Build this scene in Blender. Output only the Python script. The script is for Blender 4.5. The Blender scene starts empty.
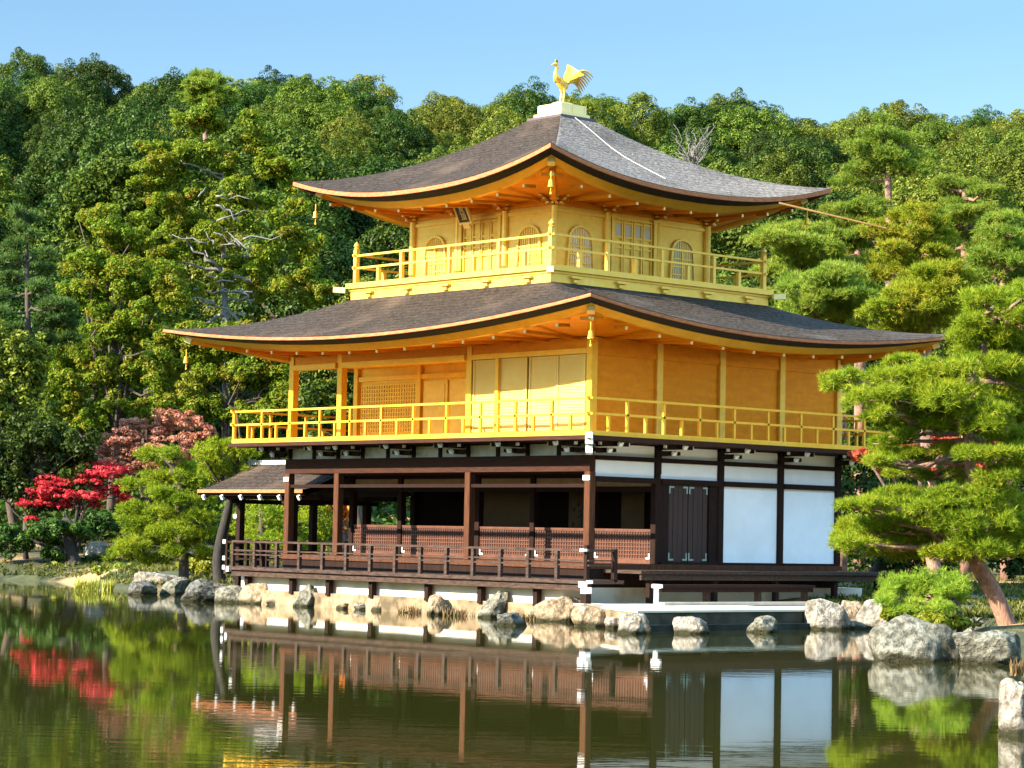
import bpy, math, random
import numpy as np
from mathutils import Matrix, Vector

random.seed(7)
scene = bpy.context.scene
COL = scene.collection
R = math.radians

# ------------------------------------------------------------------ camera
F_PX = 2497.568
CAM = np.array([40.867, -39.095, 1.869])
YAW, PITCH, ROLL = R(48.099), R(3.478), R(-1.162)
_f = np.array([-math.sin(YAW) * math.cos(PITCH), math.cos(YAW) * math.cos(PITCH), math.sin(PITCH)])
_r = np.array([math.cos(YAW), math.sin(YAW), 0.0])
_u = np.cross(_r, _f)
R2 = math.cos(ROLL) * _r - math.sin(ROLL) * _u
U2 = math.sin(ROLL) * _r + math.cos(ROLL) * _u
cd = bpy.data.cameras.new('camera')
cam = bpy.data.objects.new('camera', cd)
COL.objects.link(cam)
m = Matrix(((R2[0], U2[0], -_f[0], CAM[0]), (R2[1], U2[1], -_f[1], CAM[1]), (R2[2], U2[2], -_f[2], CAM[2]), (0, 0, 0, 1)))
cam.matrix_world = m
cd.sensor_width = 36.0
cd.lens = F_PX / 1024 * 36.0
cd.clip_start = 0.5
cd.clip_end = 3000
scene.camera = cam

# ------------------------------------------------------------------ sky, sun, exposure
SUN_AZ, SUN_EL = R(14), R(28)          # azimuth measured from the pavilion's south towards west
world = bpy.data.worlds.new('World')
scene.world = world
world.use_nodes = True
wn = world.node_tree.nodes
sky = wn.new('ShaderNodeTexSky')
sky.sky_type = 'NISHITA'
sky.sun_disc = False
sky.sun_elevation = SUN_EL
sky.sun_rotation = R(180) + SUN_AZ
sky.altitude = 100
sky.air_density = 1.0
sky.dust_density = 0.0
sky.ozone_density = 1.0
bg = wn['Background']
bg.inputs['Strength'].default_value = 0.05
hsv = wn.new('ShaderNodeHueSaturation')
hsv.inputs['Saturation'].default_value = 1.25
world.node_tree.links.new(sky.outputs[0], hsv.inputs['Color'])
# the sky overhead is boosted over the plain sky model, as added fill light
wtc = wn.new('ShaderNodeTexCoord')
wsep = wn.new('ShaderNodeSeparateXYZ')
world.node_tree.links.new(wtc.outputs['Generated'], wsep.inputs[0])
wmr = wn.new('ShaderNodeMapRange')
wmr.interpolation_type = 'SMOOTHSTEP'
wmr.inputs[1].default_value = .20
wmr.inputs[2].default_value = .50
wmr.inputs[3].default_value = 0.0
wmr.inputs[4].default_value = 1.0
world.node_tree.links.new(wsep.outputs['Z'], wmr.inputs[0])
wcol = wn.new('ShaderNodeMix')
wcol.data_type = 'VECTOR'
wcol.inputs[4].default_value = (1, 1, 1)
wcol.inputs[5].default_value = (8.8, 6.6, 4.9)
world.node_tree.links.new(wmr.outputs[0], wcol.inputs[0])
wmul = wn.new('ShaderNodeVectorMath')
wmul.operation = 'MULTIPLY'
world.node_tree.links.new(hsv.outputs[0], wmul.inputs[0])
world.node_tree.links.new(wcol.outputs[1], wmul.inputs[1])
world.node_tree.links.new(wmul.outputs[0], bg.inputs[0])
sd = bpy.data.lights.new('sun', 'SUN')
sd.energy = 4.4
sd.angle = R(0.5)
sd.color = (1.0, 0.89, 0.72)
sun = bpy.data.objects.new('sun', sd)
COL.objects.link(sun)
SV = Vector((-math.sin(SUN_AZ) * math.cos(SUN_EL), -math.cos(SUN_AZ) * math.cos(SUN_EL), math.sin(SUN_EL)))
sun.rotation_euler = SV.to_track_quat('Z', 'Y').to_euler()
sun.location = (-20, -60, 60)
scene.view_settings.view_transform = 'Standard'
scene.view_settings.look = 'None'
scene.view_settings.exposure = 1.95
scene.view_settings.gamma = 1
cy = scene.cycles
cy.use_denoising = True
cy.max_bounces = 7
cy.diffuse_bounces = 4
cy.glossy_bounces = 4
cy.transmission_bounces = 3
cy.transparent_max_bounces = 4
cy.caustics_reflective = False
cy.caustics_refractive = False
cy.sample_clamp_indirect = 6

# ------------------------------------------------------------------ helpers
GF = np.array([-math.sin(YAW), math.cos(YAW), 0.0])      # ground forward
GR = np.array([math.cos(YAW), math.sin(YAW), 0.0])       # ground right


def at(u, v, D):
    """the point seen at pixel u, v of the reference at depth D"""
    return CAM + (_f + R2 * (u - 512) / F_PX - U2 * (v - 384) / F_PX) * D


def sd_xy(s, d):
    p = CAM + GR * s + GF * d
    return p[0], p[1]


def xy_sd(x, y):
    q = np.array([x - CAM[0], y - CAM[1], 0])
    return float(q @ GR), float(q @ GF)


def smooth(a, b, x):
    t = np.clip((x - a) / (b - a), 0, 1)
    return t * t * (3 - 2 * t)


class MB:
    def __init__(self):
        self.v = []
        self.f = []
        self.mi = []
        self.cur = 0

    def add(self, verts, faces):
        n = len(self.v)
        self.v += [tuple(map(float, p)) for p in verts]
        self.f += [tuple(i + n for i in f) for f in faces]
        self.mi += [self.cur] * len(faces)
        return self

    def box(self, x0, x1, y0, y1, z0, z1):
        v = [(x0, y0, z0), (x1, y0, z0), (x1, y1, z0), (x0, y1, z0), (x0, y0, z1), (x1, y0, z1), (x1, y1, z1), (x0, y1, z1)]
        return self.add(v, [(3, 2, 1, 0), (4, 5, 6, 7), (0, 1, 5, 4), (1, 2, 6, 5), (2, 3, 7, 6), (3, 0, 4, 7)])

    def bar(self, p0, p1, w, h, up=(0, 0, 1)):
        p0, p1 = np.array(p0, float), np.array(p1, float)
        d = p1 - p0
        d /= np.linalg.norm(d)
        a = np.cross(d, up)
        if np.linalg.norm(a) < 1e-4:
            a = np.cross(d, (1, 0, 0))
        a /= np.linalg.norm(a)
        b = np.cross(a, d)
        vs = []
        for p in (p0, p1):
            for s, t in ((-1, -1), (1, -1), (1, 1), (-1, 1)):
                vs.append(p + a * s * w / 2 + b * t * h / 2)
        return self.add(vs, [(0, 1, 2, 3), (7, 6, 5, 4), (0, 4, 5, 1), (1, 5, 6, 2), (2, 6, 7, 3), (3, 7, 4, 0)])

    def tube(self, pts, rad, n=8, cap=True):
        pts = [np.array(p, float) for p in pts]
        base = len(self.v)
        a = None
        vs = []
        for i, p in enumerate(pts):
            d = pts[min(i + 1, len(pts) - 1)] - pts[max(i - 1, 0)]
            d = d / (np.linalg.norm(d) + 1e-9)
            if a is None:
                a = np.cross(d, (0.3, 0.2, 1.0) if abs(d[2]) < .95 else (1, 0, 0))
            else:
                a = a - d * (a @ d)
            a = a / (np.linalg.norm(a) + 1e-9)
            b = np.cross(d, a)
            r = rad[i] if hasattr(rad, '__len__') else rad
            for k in range(n):
                t = 2 * math.pi * k / n
                vs.append(p + r * (math.cos(t) * a + math.sin(t) * b))
        fs = []
        for i in range(len(pts) - 1):
            for k in range(n):
                k2 = (k + 1) % n
                fs.append((i * n + k, i * n + k2, (i + 1) * n + k2, (i + 1) * n + k))
        if cap:
            fs.append(tuple(range(n - 1, -1, -1)))
            fs.append(tuple((len(pts) - 1) * n + k for k in range(n)))
        return self.add(vs, fs)

    def lathe(self, c, prof, n=12):
        vs = []
        for r, z in prof:
            for k in range(n):
                t = 2 * math.pi * k / n
                vs.append((c[0] + r * math.cos(t), c[1] + r * math.sin(t), c[2] + z))
        fs = []
        for i in range(len(prof) - 1):
            for k in range(n):
                k2 = (k + 1) % n
                fs.append((i * n + k, i * n + k2, (i + 1) * n + k2, (i + 1) * n + k))
        fs.append(tuple(range(n - 1, -1, -1)))
        fs.append(tuple((len(prof) - 1) * n + k for k in range(n)))
        return self.add(vs, fs)

    def ell(self, c, r, n=12, mrings=8, rot=None):
        vs = []
        for i in range(mrings + 1):
            ph = math.pi * i / mrings
            for k in range(n):
                t = 2 * math.pi * k / n
                q = np.array([r[0] * math.sin(ph) * math.cos(t), r[1] * math.sin(ph) * math.sin(t), r[2] * math.cos(ph)])
                if rot is not None:
                    q = np.array(rot @ Vector(q))
                vs.append(np.array(c) + q)
        fs = []
        for i in range(mrings):
            for k in range(n):
                k2 = (k + 1) % n
                fs.append((i * n + k, (i + 1) * n + k, (i + 1) * n + k2, i * n + k2))
        return self.add(vs, fs)

    def rings(self, rings, closed=True):
        n = len(rings[0])
        vs = [p for r in rings for p in r]
        fs = []
        for i in range(len(rings) - 1):
            for k in range(n if closed else n - 1):
                k2 = (k + 1) % n
                fs.append((i * n + k, i * n + k2, (i + 1) * n + k2, (i + 1) * n + k))
        return self.add(vs, fs)

    def build(self, name, mats, parent=None, smooth_=False, bevel=0.0):
        me = bpy.data.meshes.new(name)
        me.from_pydata(self.v, [], self.f)
        if not isinstance(mats, (list, tuple)):
            mats = [mats]
        for mm in mats:
            me.materials.append(mm)
        if len(mats) > 1:
            me.polygons.foreach_set('material_index', self.mi)
        if smooth_:
            me.polygons.foreach_set('use_smooth', [True] * len(me.polygons))
        me.validate()
        me.update()
        return link(name, me, parent, bevel)


def link(name, me, parent=None, bevel=0.0):
    o = bpy.data.objects.new(name, me)
    COL.objects.link(o)
    if parent is not None:
        o.parent = parent
        if parent.parent is None and parent.type == 'EMPTY':
            o.location = -parent.location
    if bevel:
        b = o.modifiers.new('bevel', 'BEVEL')
        b.width = bevel
        b.segments = 1
        b.limit_method = 'ANGLE'
    return o


def np_mesh(name, verts, faces, mat):
    """fast mesh from arrays: verts (n,3), faces (m,k)"""
    me = bpy.data.meshes.new(name)
    n, mf, k = len(verts), len(faces), faces.shape[1]
    me.vertices.add(n)
    me.vertices.foreach_set('co', verts.astype(np.float32).ravel())
    me.loops.add(mf * k)
    me.loops.foreach_set('vertex_index', faces.astype(np.int32).ravel())
    me.polygons.add(mf)
    me.polygons.foreach_set('loop_start', (np.arange(mf) * k).astype(np.int32))
    me.polygons.foreach_set('loop_total', np.full(mf, k, dtype=np.int32))
    me.update(calc_edges=True)
    me.validate()
    if mat:
        me.materials.append(mat)
    return me


def tag(o, label=None, cat=None, group=None, kind=None):
    if label: o['label'] = label
    if cat: o['category'] = cat
    if group: o['group'] = group
    if kind: o['kind'] = kind
    return o


def thing(name, loc, label, cat, group=None):
    o = bpy.data.objects.new(name, None)
    COL.objects.link(o)
    o.location = loc
    o.empty_display_size = .2
    return tag(o, label, cat, group)


# ------------------------------------------------------------------ materials
def mat(name, base=(.5, .5, .5), rough=.6, metal=0.0, spec=.5):
    mm = bpy.data.materials.new(name)
    mm.use_nodes = True
    b = mm.node_tree.nodes['Principled BSDF']
    b.inputs['Base Color'].default_value = (*base, 1)
    b.inputs['Roughness'].default_value = rough
    b.inputs['Metallic'].default_value = metal
    b.inputs['Specular IOR Level'].default_value = spec
    return mm


def N(mm, t, **kw):
    n = mm.node_tree.nodes.new(t)
    for k, v in kw.items():
        setattr(n, k, v)
    return n


def L(mm, a, b):
    mm.node_tree.links.new(a, b)


def noisy(name, c1, c2, scale=(1, 1, 1), nscale=4, detail=6, rough=.7, bump=.3, bdist=.02, metal=0, spec=.4, lo=.35, hi=.65, extra=None, rnoise=0):
    """two colours mixed by noise in object space, with bump"""
    mm = mat(name, c1, rough, metal, spec)
    b = mm.node_tree.nodes['Principled BSDF']
    tc = N(mm, 'ShaderNodeTexCoord')
    mp = N(mm, 'ShaderNodeMapping')
    mp.inputs['Scale'].default_value = scale
    L(mm, tc.outputs['Object'], mp.inputs['Vector'])
    no = N(mm, 'ShaderNodeTexNoise')
    no.inputs['Scale'].default_value = nscale
    no.inputs['Detail'].default_value = detail
    no.inputs['Roughness'].default_value = .62
    L(mm, mp.outputs[0], no.inputs['Vector'])
    rp = N(mm, 'ShaderNodeValToRGB')
    rp.color_ramp.elements[0].position = lo
    rp.color_ramp.elements[1].position = hi
    rp.color_ramp.elements[0].color = (*c1, 1)
    rp.color_ramp.elements[1].color = (*c2, 1)
    L(mm, no.outputs['Fac'], rp.inputs[0])
    out = rp.outputs[0]
    if extra:
        c3, sc3, lo3, hi3 = extra
        n2 = N(mm, 'ShaderNodeTexNoise')
        n2.inputs['Scale'].default_value = sc3
        n2.inputs['Detail'].default_value = 5
        L(mm, tc.outputs['Object'], n2.inputs['Vector'])
        r2 = N(mm, 'ShaderNodeValToRGB')
        r2.color_ramp.elements[0].position = lo3
        r2.color_ramp.elements[1].position = hi3
        L(mm, n2.outputs['Fac'], r2.inputs[0])
        mx = N(mm, 'ShaderNodeMix', data_type='RGBA')
        L(mm, r2.outputs[0], mx.inputs[0])
        L(mm, out, mx.inputs[6])
        mx.inputs[7].default_value = (*c3, 1)
        out = mx.outputs[2]
    L(mm, out, b.inputs['Base Color'])
    if bump:
        bp = N(mm, 'ShaderNodeBump')
        bp.inputs['Strength'].default_value = bump
        bp.inputs['Distance'].default_value = bdist
        L(mm, no.outputs['Fac'], bp.inputs['Height'])
        L(mm, bp.outputs[0], b.inputs['Normal'])
    if rnoise:
        mr = N(mm, 'ShaderNodeMapRange')
        mr.inputs[3].default_value = rough - rnoise
        mr.inputs[4].default_value = rough + rnoise
        L(mm, no.outputs['Fac'], mr.inputs[0])
        L(mm, mr.outputs[0], b.inputs['Roughness'])
    return mm


def leafmat(name, cols, trans=.35, obj_var=.25, gloss=.04):
    """leaf colours picked per leaf (per mesh island), varied per tree"""
    mm = bpy.data.materials.new(name)
    mm.use_nodes = True
    nt = mm.node_tree
    nt.nodes.remove(nt.nodes['Principled BSDF'])
    out = nt.nodes['Material Output']
    geo = N(mm, 'ShaderNodeNewGeometry')
    rp = N(mm, 'ShaderNodeValToRGB')
    el = rp.color_ramp.elements
    k = len(cols)
    el[0].position = 0
    el[0].color = (*cols[0], 1)
    el[1].position = 1
    el[1].color = (*cols[-1], 1)
    for i in range(1, k - 1):
        e = el.new(i / (k - 1))
        e.color = (*cols[i], 1)
    tc = N(mm, 'ShaderNodeTexCoord')
    no = N(mm, 'ShaderNodeTexNoise')
    no.inputs['Scale'].default_value = .9
    no.inputs['Detail'].default_value = 2
    L(mm, tc.outputs['Object'], no.inputs['Vector'])
    ma = N(mm, 'ShaderNodeMath', operation='MULTIPLY_ADD')
    L(mm, no.outputs['Fac'], ma.inputs[0])
    ma.inputs[1].default_value = 1.3
    ma.inputs[2].default_value = -.65
    ad = N(mm, 'ShaderNodeMath', operation='ADD')
    L(mm, geo.outputs['Random Per Island'], ad.inputs[0])
    L(mm, ma.outputs[0], ad.inputs[1])
    L(mm, ad.outputs[0], rp.inputs[0])
    oi = N(mm, 'ShaderNodeObjectInfo')
    hs = N(mm, 'ShaderNodeHueSaturation')
    mr = N(mm, 'ShaderNodeMapRange')
    mr.inputs[3].default_value = 1 - obj_var
    mr.inputs[4].default_value = 1 + obj_var
    L(mm, oi.outputs['Random'], mr.inputs[0])
    L(mm, mr.outputs[0], hs.inputs['Value'])
    mr2 = N(mm, 'ShaderNodeMapRange')
    mr2.inputs[3].default_value = .5 - obj_var * .06
    mr2.inputs[4].default_value = .5 + obj_var * .06
    mm2 = N(mm, 'ShaderNodeMath', operation='FRACT')
    mm3 = N(mm, 'ShaderNodeMath', operation='MULTIPLY')
    mm3.inputs[1].default_value = 7.31
    L(mm, oi.outputs['Random'], mm3.inputs[0])
    L(mm, mm3.outputs[0], mm2.inputs[0])
    L(mm, mm2.outputs[0], mr2.inputs[0])
    L(mm, mr2.outputs[0], hs.inputs['Hue'])
    L(mm, rp.outputs[0], hs.inputs['Color'])
    d = N(mm, 'ShaderNodeBsdfDiffuse')
    t = N(mm, 'ShaderNodeBsdfTranslucent')
    L(mm, hs.outputs[0], d.inputs[0])
    L(mm, hs.outputs[0], t.inputs[0])
    mx = N(mm, 'ShaderNodeMixShader')
    mx.inputs[0].default_value = trans
    L(mm, d.outputs[0], mx.inputs[1])
    L(mm, t.outputs[0], mx.inputs[2])
    g = N(mm, 'ShaderNodeBsdfGlossy')
    g.inputs['Roughness'].default_value = .45
    mg = N(mm, 'ShaderNodeMixShader')
    mg.inputs[0].default_value = gloss
    L(mm, mx.outputs[0], mg.inputs[1])
    L(mm, g.outputs[0], mg.inputs[2])
    L(mm, mg.outputs[0], out.inputs['Surface'])
    return mm




def leaf_squares(mm, amt=.10, size=.109):
    """the squares of the applied gold leaf: each a little lighter or darker, and smoother or rougher"""
    b = mm.node_tree.nodes['Principled BSDF']
    src = b.inputs['Base Color'].links[0].from_socket
    tc = N(mm, 'ShaderNodeTexCoord')
    sn = N(mm, 'ShaderNodeVectorMath', operation='SNAP')
    sn.inputs[1].default_value = (size, size, size)
    L(mm, tc.outputs['Object'], sn.inputs[0])
    wnz = N(mm, 'ShaderNodeTexWhiteNoise')
    L(mm, sn.outputs[0], wnz.inputs['Vector'])
    mr = N(mm, 'ShaderNodeMapRange')
    mr.inputs[3].default_value = 1 - amt
    mr.inputs[4].default_value = 1 + amt * .6
    L(mm, wnz.outputs['Value'], mr.inputs[0])
    hs = N(mm, 'ShaderNodeHueSaturation')
    L(mm, mr.outputs[0], hs.inputs['Value'])
    L(mm, src, hs.inputs['Color'])
    L(mm, hs.outputs[0], b.inputs['Base Color'])
    return mm


GOLD = leaf_squares(noisy('gold_leaf', (.84, .44, .035), (.92, .53, .055), nscale=1.5, detail=6, rough=.44, bump=.05, bdist=.01, metal=.5, spec=.3, rnoise=.08), .05)
GOLD_BOUNCE = leaf_squares(noisy('gold_boards_bounce_tint', (.66, .215, .004), (.78, .285, .007), scale=(1, 1, 5), nscale=1.6, detail=7, rough=.44, bump=.10, bdist=.01, metal=.45, spec=.2, rnoise=.08), .06)  # deep orange base colour stands in for light bounced between gold surfaces
GOLD_SOFT = leaf_squares(noisy('pale_gold_leaf', (.82, .51, .080), (.90, .60, .12), scale=(1, 1, 3), nscale=1.5, detail=6, rough=.46, bump=.06, bdist=.01, metal=.5, spec=.3, rnoise=.08), .05)
GOLD_LOUVRE = noisy('louvre_gold', (.86, .58, .13), (.92, .66, .17), nscale=1.5, detail=6, rough=.5, bump=0, metal=.25, spec=.3)
GOLD_PALE = mat('gold_cap', (.97, .74, .32), .35, .3)
WOOD = noisy('dark_timber', (.014, .007, .005), (.026, .012, .008), scale=(6, 6, 1.2), nscale=3, spec=.12, rough=.8, bump=.15, bdist=.006)
WOOD_BEAM = noisy('dark_red_timber', (.030, .011, .006), (.055, .020, .010), scale=(1, 8, 8), nscale=2.5, spec=.15, rough=.75, bump=.15, bdist=.006)  # red timber darkened for the balcony's shade on the south beam
WOOD_RED = noisy('red_brown_timber', (.056, .020, .009), (.105, .039, .016), scale=(8, 8, .8), nscale=2.5, spec=.15, rough=.75, bump=.15, bdist=.006)
WOOD_GREY = noisy('weathered_timber', (.030, .018, .013), (.085, .052, .038), scale=(1.2, 6, 6), nscale=4, spec=.15, rough=.8, bump=.2, bdist=.006)
WHITE = noisy('white_plaster', (.86, .86, .86), (.92, .92, .92), nscale=2.2, detail=9, rough=.9, bump=.10, bdist=.01, spec=.2, extra=((.82, .81, .79), .7, .50, .72))
TIP = mat('white_painted_tip', (.86, .86, .84), .7)
LATT = noisy('lattice_wood', (.085, .030, .014), (.135, .048, .022), nscale=6, rough=.55, bump=.1, bdist=.004)
LATT_BACK = mat('lattice_board', (.05, .014, .007), .7)
DOOR = noisy('door_planks', (.022, .008, .005), (.045, .016, .010), scale=(6, 6, .6), nscale=4, rough=.6, bump=.2, bdist=.006)
PATINA = mat('patina_fitting', (.28, .36, .32), .5, .5)
PAPER = noisy('aged_gold_paper', (.09, .055, .026), (.13, .08, .038), nscale=1.5, rough=.8, bump=0)
INK = mat('ink_painting', (.02, .016, .012), .8)
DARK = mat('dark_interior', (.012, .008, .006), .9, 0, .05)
BARK_EDGE = noisy('cypress_bark_cut_edge', (.34, .095, .03), (.52, .19, .07), scale=(2, 2, 14), nscale=3, rough=.8, bump=.2, bdist=.01)
BARK_SHADOW = noisy('eave_shadow_bark', (.006, .004, .003), (.012, .008, .006), scale=(1, 1, 18), nscale=3, rough=.9, bump=.3, bdist=.01)  # near-black tone carries the deep shadow under the eave edge


def courses(mm, amt=.26):
    """the fine stepped layers of the bark shingles"""
    b = mm.node_tree.nodes['Principled BSDF']
    src = b.inputs['Base Color'].links[0].from_socket
    tc = N(mm, 'ShaderNodeTexCoord')
    wv = N(mm, 'ShaderNodeTexWave', wave_type='BANDS', bands_direction='Z', wave_profile='SAW')
    wv.inputs['Scale'].default_value = 3.2
    wv.inputs['Distortion'].default_value = 2.4
    wv.inputs['Detail'].default_value = 4
    wv.inputs['Detail Scale'].default_value = 2.5
    L(mm, tc.outputs['Object'], wv.inputs['Vector'])
    mr = N(mm, 'ShaderNodeMapRange')
    mr.inputs[3].default_value = 1 - amt
    mr.inputs[4].default_value = 1 + amt * .7
    L(mm, wv.outputs['Fac'], mr.inputs[0])
    hs = N(mm, 'ShaderNodeHueSaturation')
    L(mm, mr.outputs[0], hs.inputs['Value'])
    L(mm, src, hs.inputs['Color'])
    L(mm, hs.outputs[0], b.inputs['Base Color'])
    return mm


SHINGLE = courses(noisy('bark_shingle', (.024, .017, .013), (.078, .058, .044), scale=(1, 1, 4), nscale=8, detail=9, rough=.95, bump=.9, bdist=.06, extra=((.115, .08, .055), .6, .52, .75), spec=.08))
SHINGLE_EAST = courses(noisy('pale_bark_shingle', (.085, .070, .058), (.31, .262, .22), scale=(1, 1, 4), nscale=9, detail=9, rough=.95, bump=.9, bdist=.06, extra=((.075, .062, .052), .6, .5, .75), spec=.08))  # upper roof's east slope, set paler than the south slope
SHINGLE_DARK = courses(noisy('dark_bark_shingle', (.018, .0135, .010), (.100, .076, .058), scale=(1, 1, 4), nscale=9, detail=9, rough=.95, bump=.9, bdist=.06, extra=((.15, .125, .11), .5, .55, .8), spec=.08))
COPPER_DARK = mat('dark_copper', (.10, .065, .075), .55, .3)
CREAM = noisy('cream_plaster', (.70, .62, .47), (.78, .71, .58), nscale=1.5, rough=.9, bump=.05, bdist=.01, spec=.2, extra=((.55, .40, .22), .8, .58, .72))
FOOTING = noisy('tan_stone_footing', (.17, .11, .055), (.40, .29, .165), nscale=3.2, detail=12, rough=.9, bump=.7, bdist=.05, extra=((.10, .07, .035), 1.6, .52, .66))
STONE_SLAB = noisy('terrace_stone', (.78, .66, .46), (.86, .75, .55), nscale=2, rough=.9, bump=.2, bdist=.02)
STONE_SHADE = noisy('shade_dark_stone', (.05, .043, .028), (.10, .088, .06), nscale=2.5, rough=.95, spec=.1, bump=.3, bdist=.02)  # dark tone puts the shade of the east-facing wall into the stone
CABLE = mat('pale_cable', (.5, .47, .45), .5)


# ------------------------------------------------------------------ terrain
SHORE_S = np.array([-160, -60, -22, -17.5, -14.2, -12.6, -11.0, -9.6, -8.2, -6.0, 1.0, 6.9, 7.7, 8.3, 8.6, 9.2, 11, 14, 30, 160])
SHORE_D = np.array([92, 90, 87.5, 86.5, 84, 79, 74.5, 74, 68, 67, 60, 58, 56, 55, 46, 42, 41, 39.5, 34, 30])


def ground_h(s, d):
    s = np.asarray(s, float)
    d = np.asarray(d, float)
    k = d - np.interp(s, SHORE_S, SHORE_D)
    z = np.where(k < 0, np.maximum(k * .5, -.9), np.minimum(.12 + k * .14, .5))
    wav = .5 * np.sin(s * .13 + 1.0) + .5 * np.sin(s * .31 + d * .09)
    z = z + smooth(2, 9, k) * (.18 + .18 * wav) * smooth(60, 75, d)
    left = smooth(5, -12, s)
    z = z + smooth(86, 100, d) * 1.2 * left
    z = np.maximum(z, .45 - ((s - 8.3) / 1.7) ** 2 - ((d - 44.2) / 2.6) ** 2)
    hill = 27.8 * smooth(92, 200, d) * (1 - .05 * np.exp(-((s + 6) / 5) ** 2) - .06 * np.exp(-((s - 26) / 5) ** 2) + .015 * np.sin(s * .21 + 2))
    z = z + hill
    z = z + smooth(210, 420, d) * -6
    return z


def gz(x, y):
    s, d = xy_sd(x, y)
    return float(ground_h(s, d))


def grid_ground():
    ss = np.concatenate([np.linspace(-900, -70, 18), np.linspace(-66, 66, 111), np.linspace(70, 900, 18)])
    dd = np.concatenate([np.linspace(-300, 20, 9), np.linspace(24, 120, 97), np.linspace(123, 260, 40), np.linspace(280, 1200, 14)])
    S, D = np.meshgrid(ss, dd, indexing='ij')
    Z = ground_h(S, D)
    Z = np.where(D < 22, -1.0, Z)
    X = CAM[0] + GR[0] * S + GF[0] * D
    Y = CAM[1] + GR[1] * S + GF[1] * D
    v = np.stack([X.ravel(), Y.ravel(), Z.ravel()], 1)
    n, mcol = len(ss), len(dd)
    i, j = np.meshgrid(np.arange(n - 1), np.arange(mcol - 1), indexing='ij')
    a = (i * mcol + j).ravel()
    f = np.stack([a, a + mcol, a + mcol + 1, a + 1], 1)
    GROUND = noisy('mossy_ground', (.020, .026, .008), (.075, .075, .026), nscale=1.6, detail=10, rough=.95, bump=.8, bdist=.1, extra=((.42, .26, .11), .22, .54, .62))
    me = np_mesh('ground', v, f, GROUND)
    me.polygons.foreach_set('use_smooth', [True] * len(me.polygons))
    o = link('ground', me)
    tag(o, kind='structure')


grid_ground()

WATER = mat('pond_water', (.028, .029, .005), .02, 0, .5)
b = WATER.node_tree.nodes['Principled BSDF']
b.inputs['IOR'].default_value = 1.36
tc = N(WATER, 'ShaderNodeTexCoord')
m0 = N(WATER, 'ShaderNodeMapping')
m0.inputs['Rotation'].default_value = (0, 0, -YAW)
L(WATER, tc.outputs['Object'], m0.inputs[0])
mp = N(WATER, 'ShaderNodeMapping')
mp.inputs['Scale'].default_value = (.35, 1.0, 1)
L(WATER, m0.outputs[0], mp.inputs[0])
n1 = N(WATER, 'ShaderNodeTexNoise')
n1.inputs['Scale'].default_value = 3.0
n1.inputs['Detail'].default_value = 4
L(WATER, mp.outputs[0], n1.inputs['Vector'])
n2 = N(WATER, 'ShaderNodeTexNoise')
n2.inputs['Scale'].default_value = .16
n2.inputs['Detail'].default_value = 2
L(WATER, mp.outputs[0], n2.inputs['Vector'])
rp = N(WATER, 'ShaderNodeMapRange')
rp.inputs[1].default_value = .42
rp.inputs[2].default_value = .68
rp.inputs[3].default_value = .25
rp.inputs[4].default_value = 1.0
L(WATER, n2.outputs['Fac'], rp.inputs[0])
mu = N(WATER, 'ShaderNodeMath', operation='MULTIPLY')
L(WATER, n1.outputs['Fac'], mu.inputs[0])
L(WATER, rp.outputs[0], mu.inputs[1])
bp = N(WATER, 'ShaderNodeBump')
bp.inputs['Strength'].default_value = 1.0
bp.inputs['Distance'].default_value = .0022
L(WATER, mu.outputs[0], bp.inputs['Height'])
L(WATER, bp.outputs[0], b.inputs['Normal'])
mb = MB()
c = [sd_xy(-700, -250), sd_xy(700, -250), sd_xy(700, 110), sd_xy(-700, 110)]
mb.add([(x, y, 0) for x, y in c], [(0, 1, 2, 3)])
tag(mb.build('pond_water', WATER), kind='structure')

# ------------------------------------------------------------------ the pavilion
BAY = 2.12
W = 11.27
D = 8.48
CX, CY = -W / 2, D / 2
PX = thing('golden_pavilion', (CX, CY, .4), 'three storey pavilion with gold upper floors and curved bark roofs beside the pond', 'pavilion')


def P(mb, name, mt, parent=PX, **kw):
    return mb.build(name, mt, parent, **kw)


# podium under the building
mb = MB()
mb.box(-12.1, .1, -.86, 9.4, -.6, .74)
P(mb, 'podium', CREAM)
mb = MB()
mb.box(-12.25, .9, -1.02, -.862, -.6, .36)
P(mb, 'stone_footing', FOOTING)

# veranda floor and side deck
mb = MB()
mb.box(-W - .12, .12, -.12, D + .12, 1.16, 1.28)
P(mb, 'veranda_floor', WOOD_RED)
mb = MB()
mb.box(.122, 1.36, .35, 9.0, 1.08, 1.155)
mb.box(1.24, 1.30, .4, 8.95, .94, 1.078)
sdk = P(mb, 'side_deck', WOOD_GREY)
for y in (.8, 2.9, 5.0, 7.1, 8.7):
    mb = MB()
    mb.box(1.1, 1.22, y - .06, y + .06, .3, 1.078)
    P(mb, 'deck_support', WOOD, sdk)

mb = MB()
mb.box(-W - .1, .1, -.08, D, .742, 1.158)
P(mb, 'underfloor', WOOD)
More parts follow.
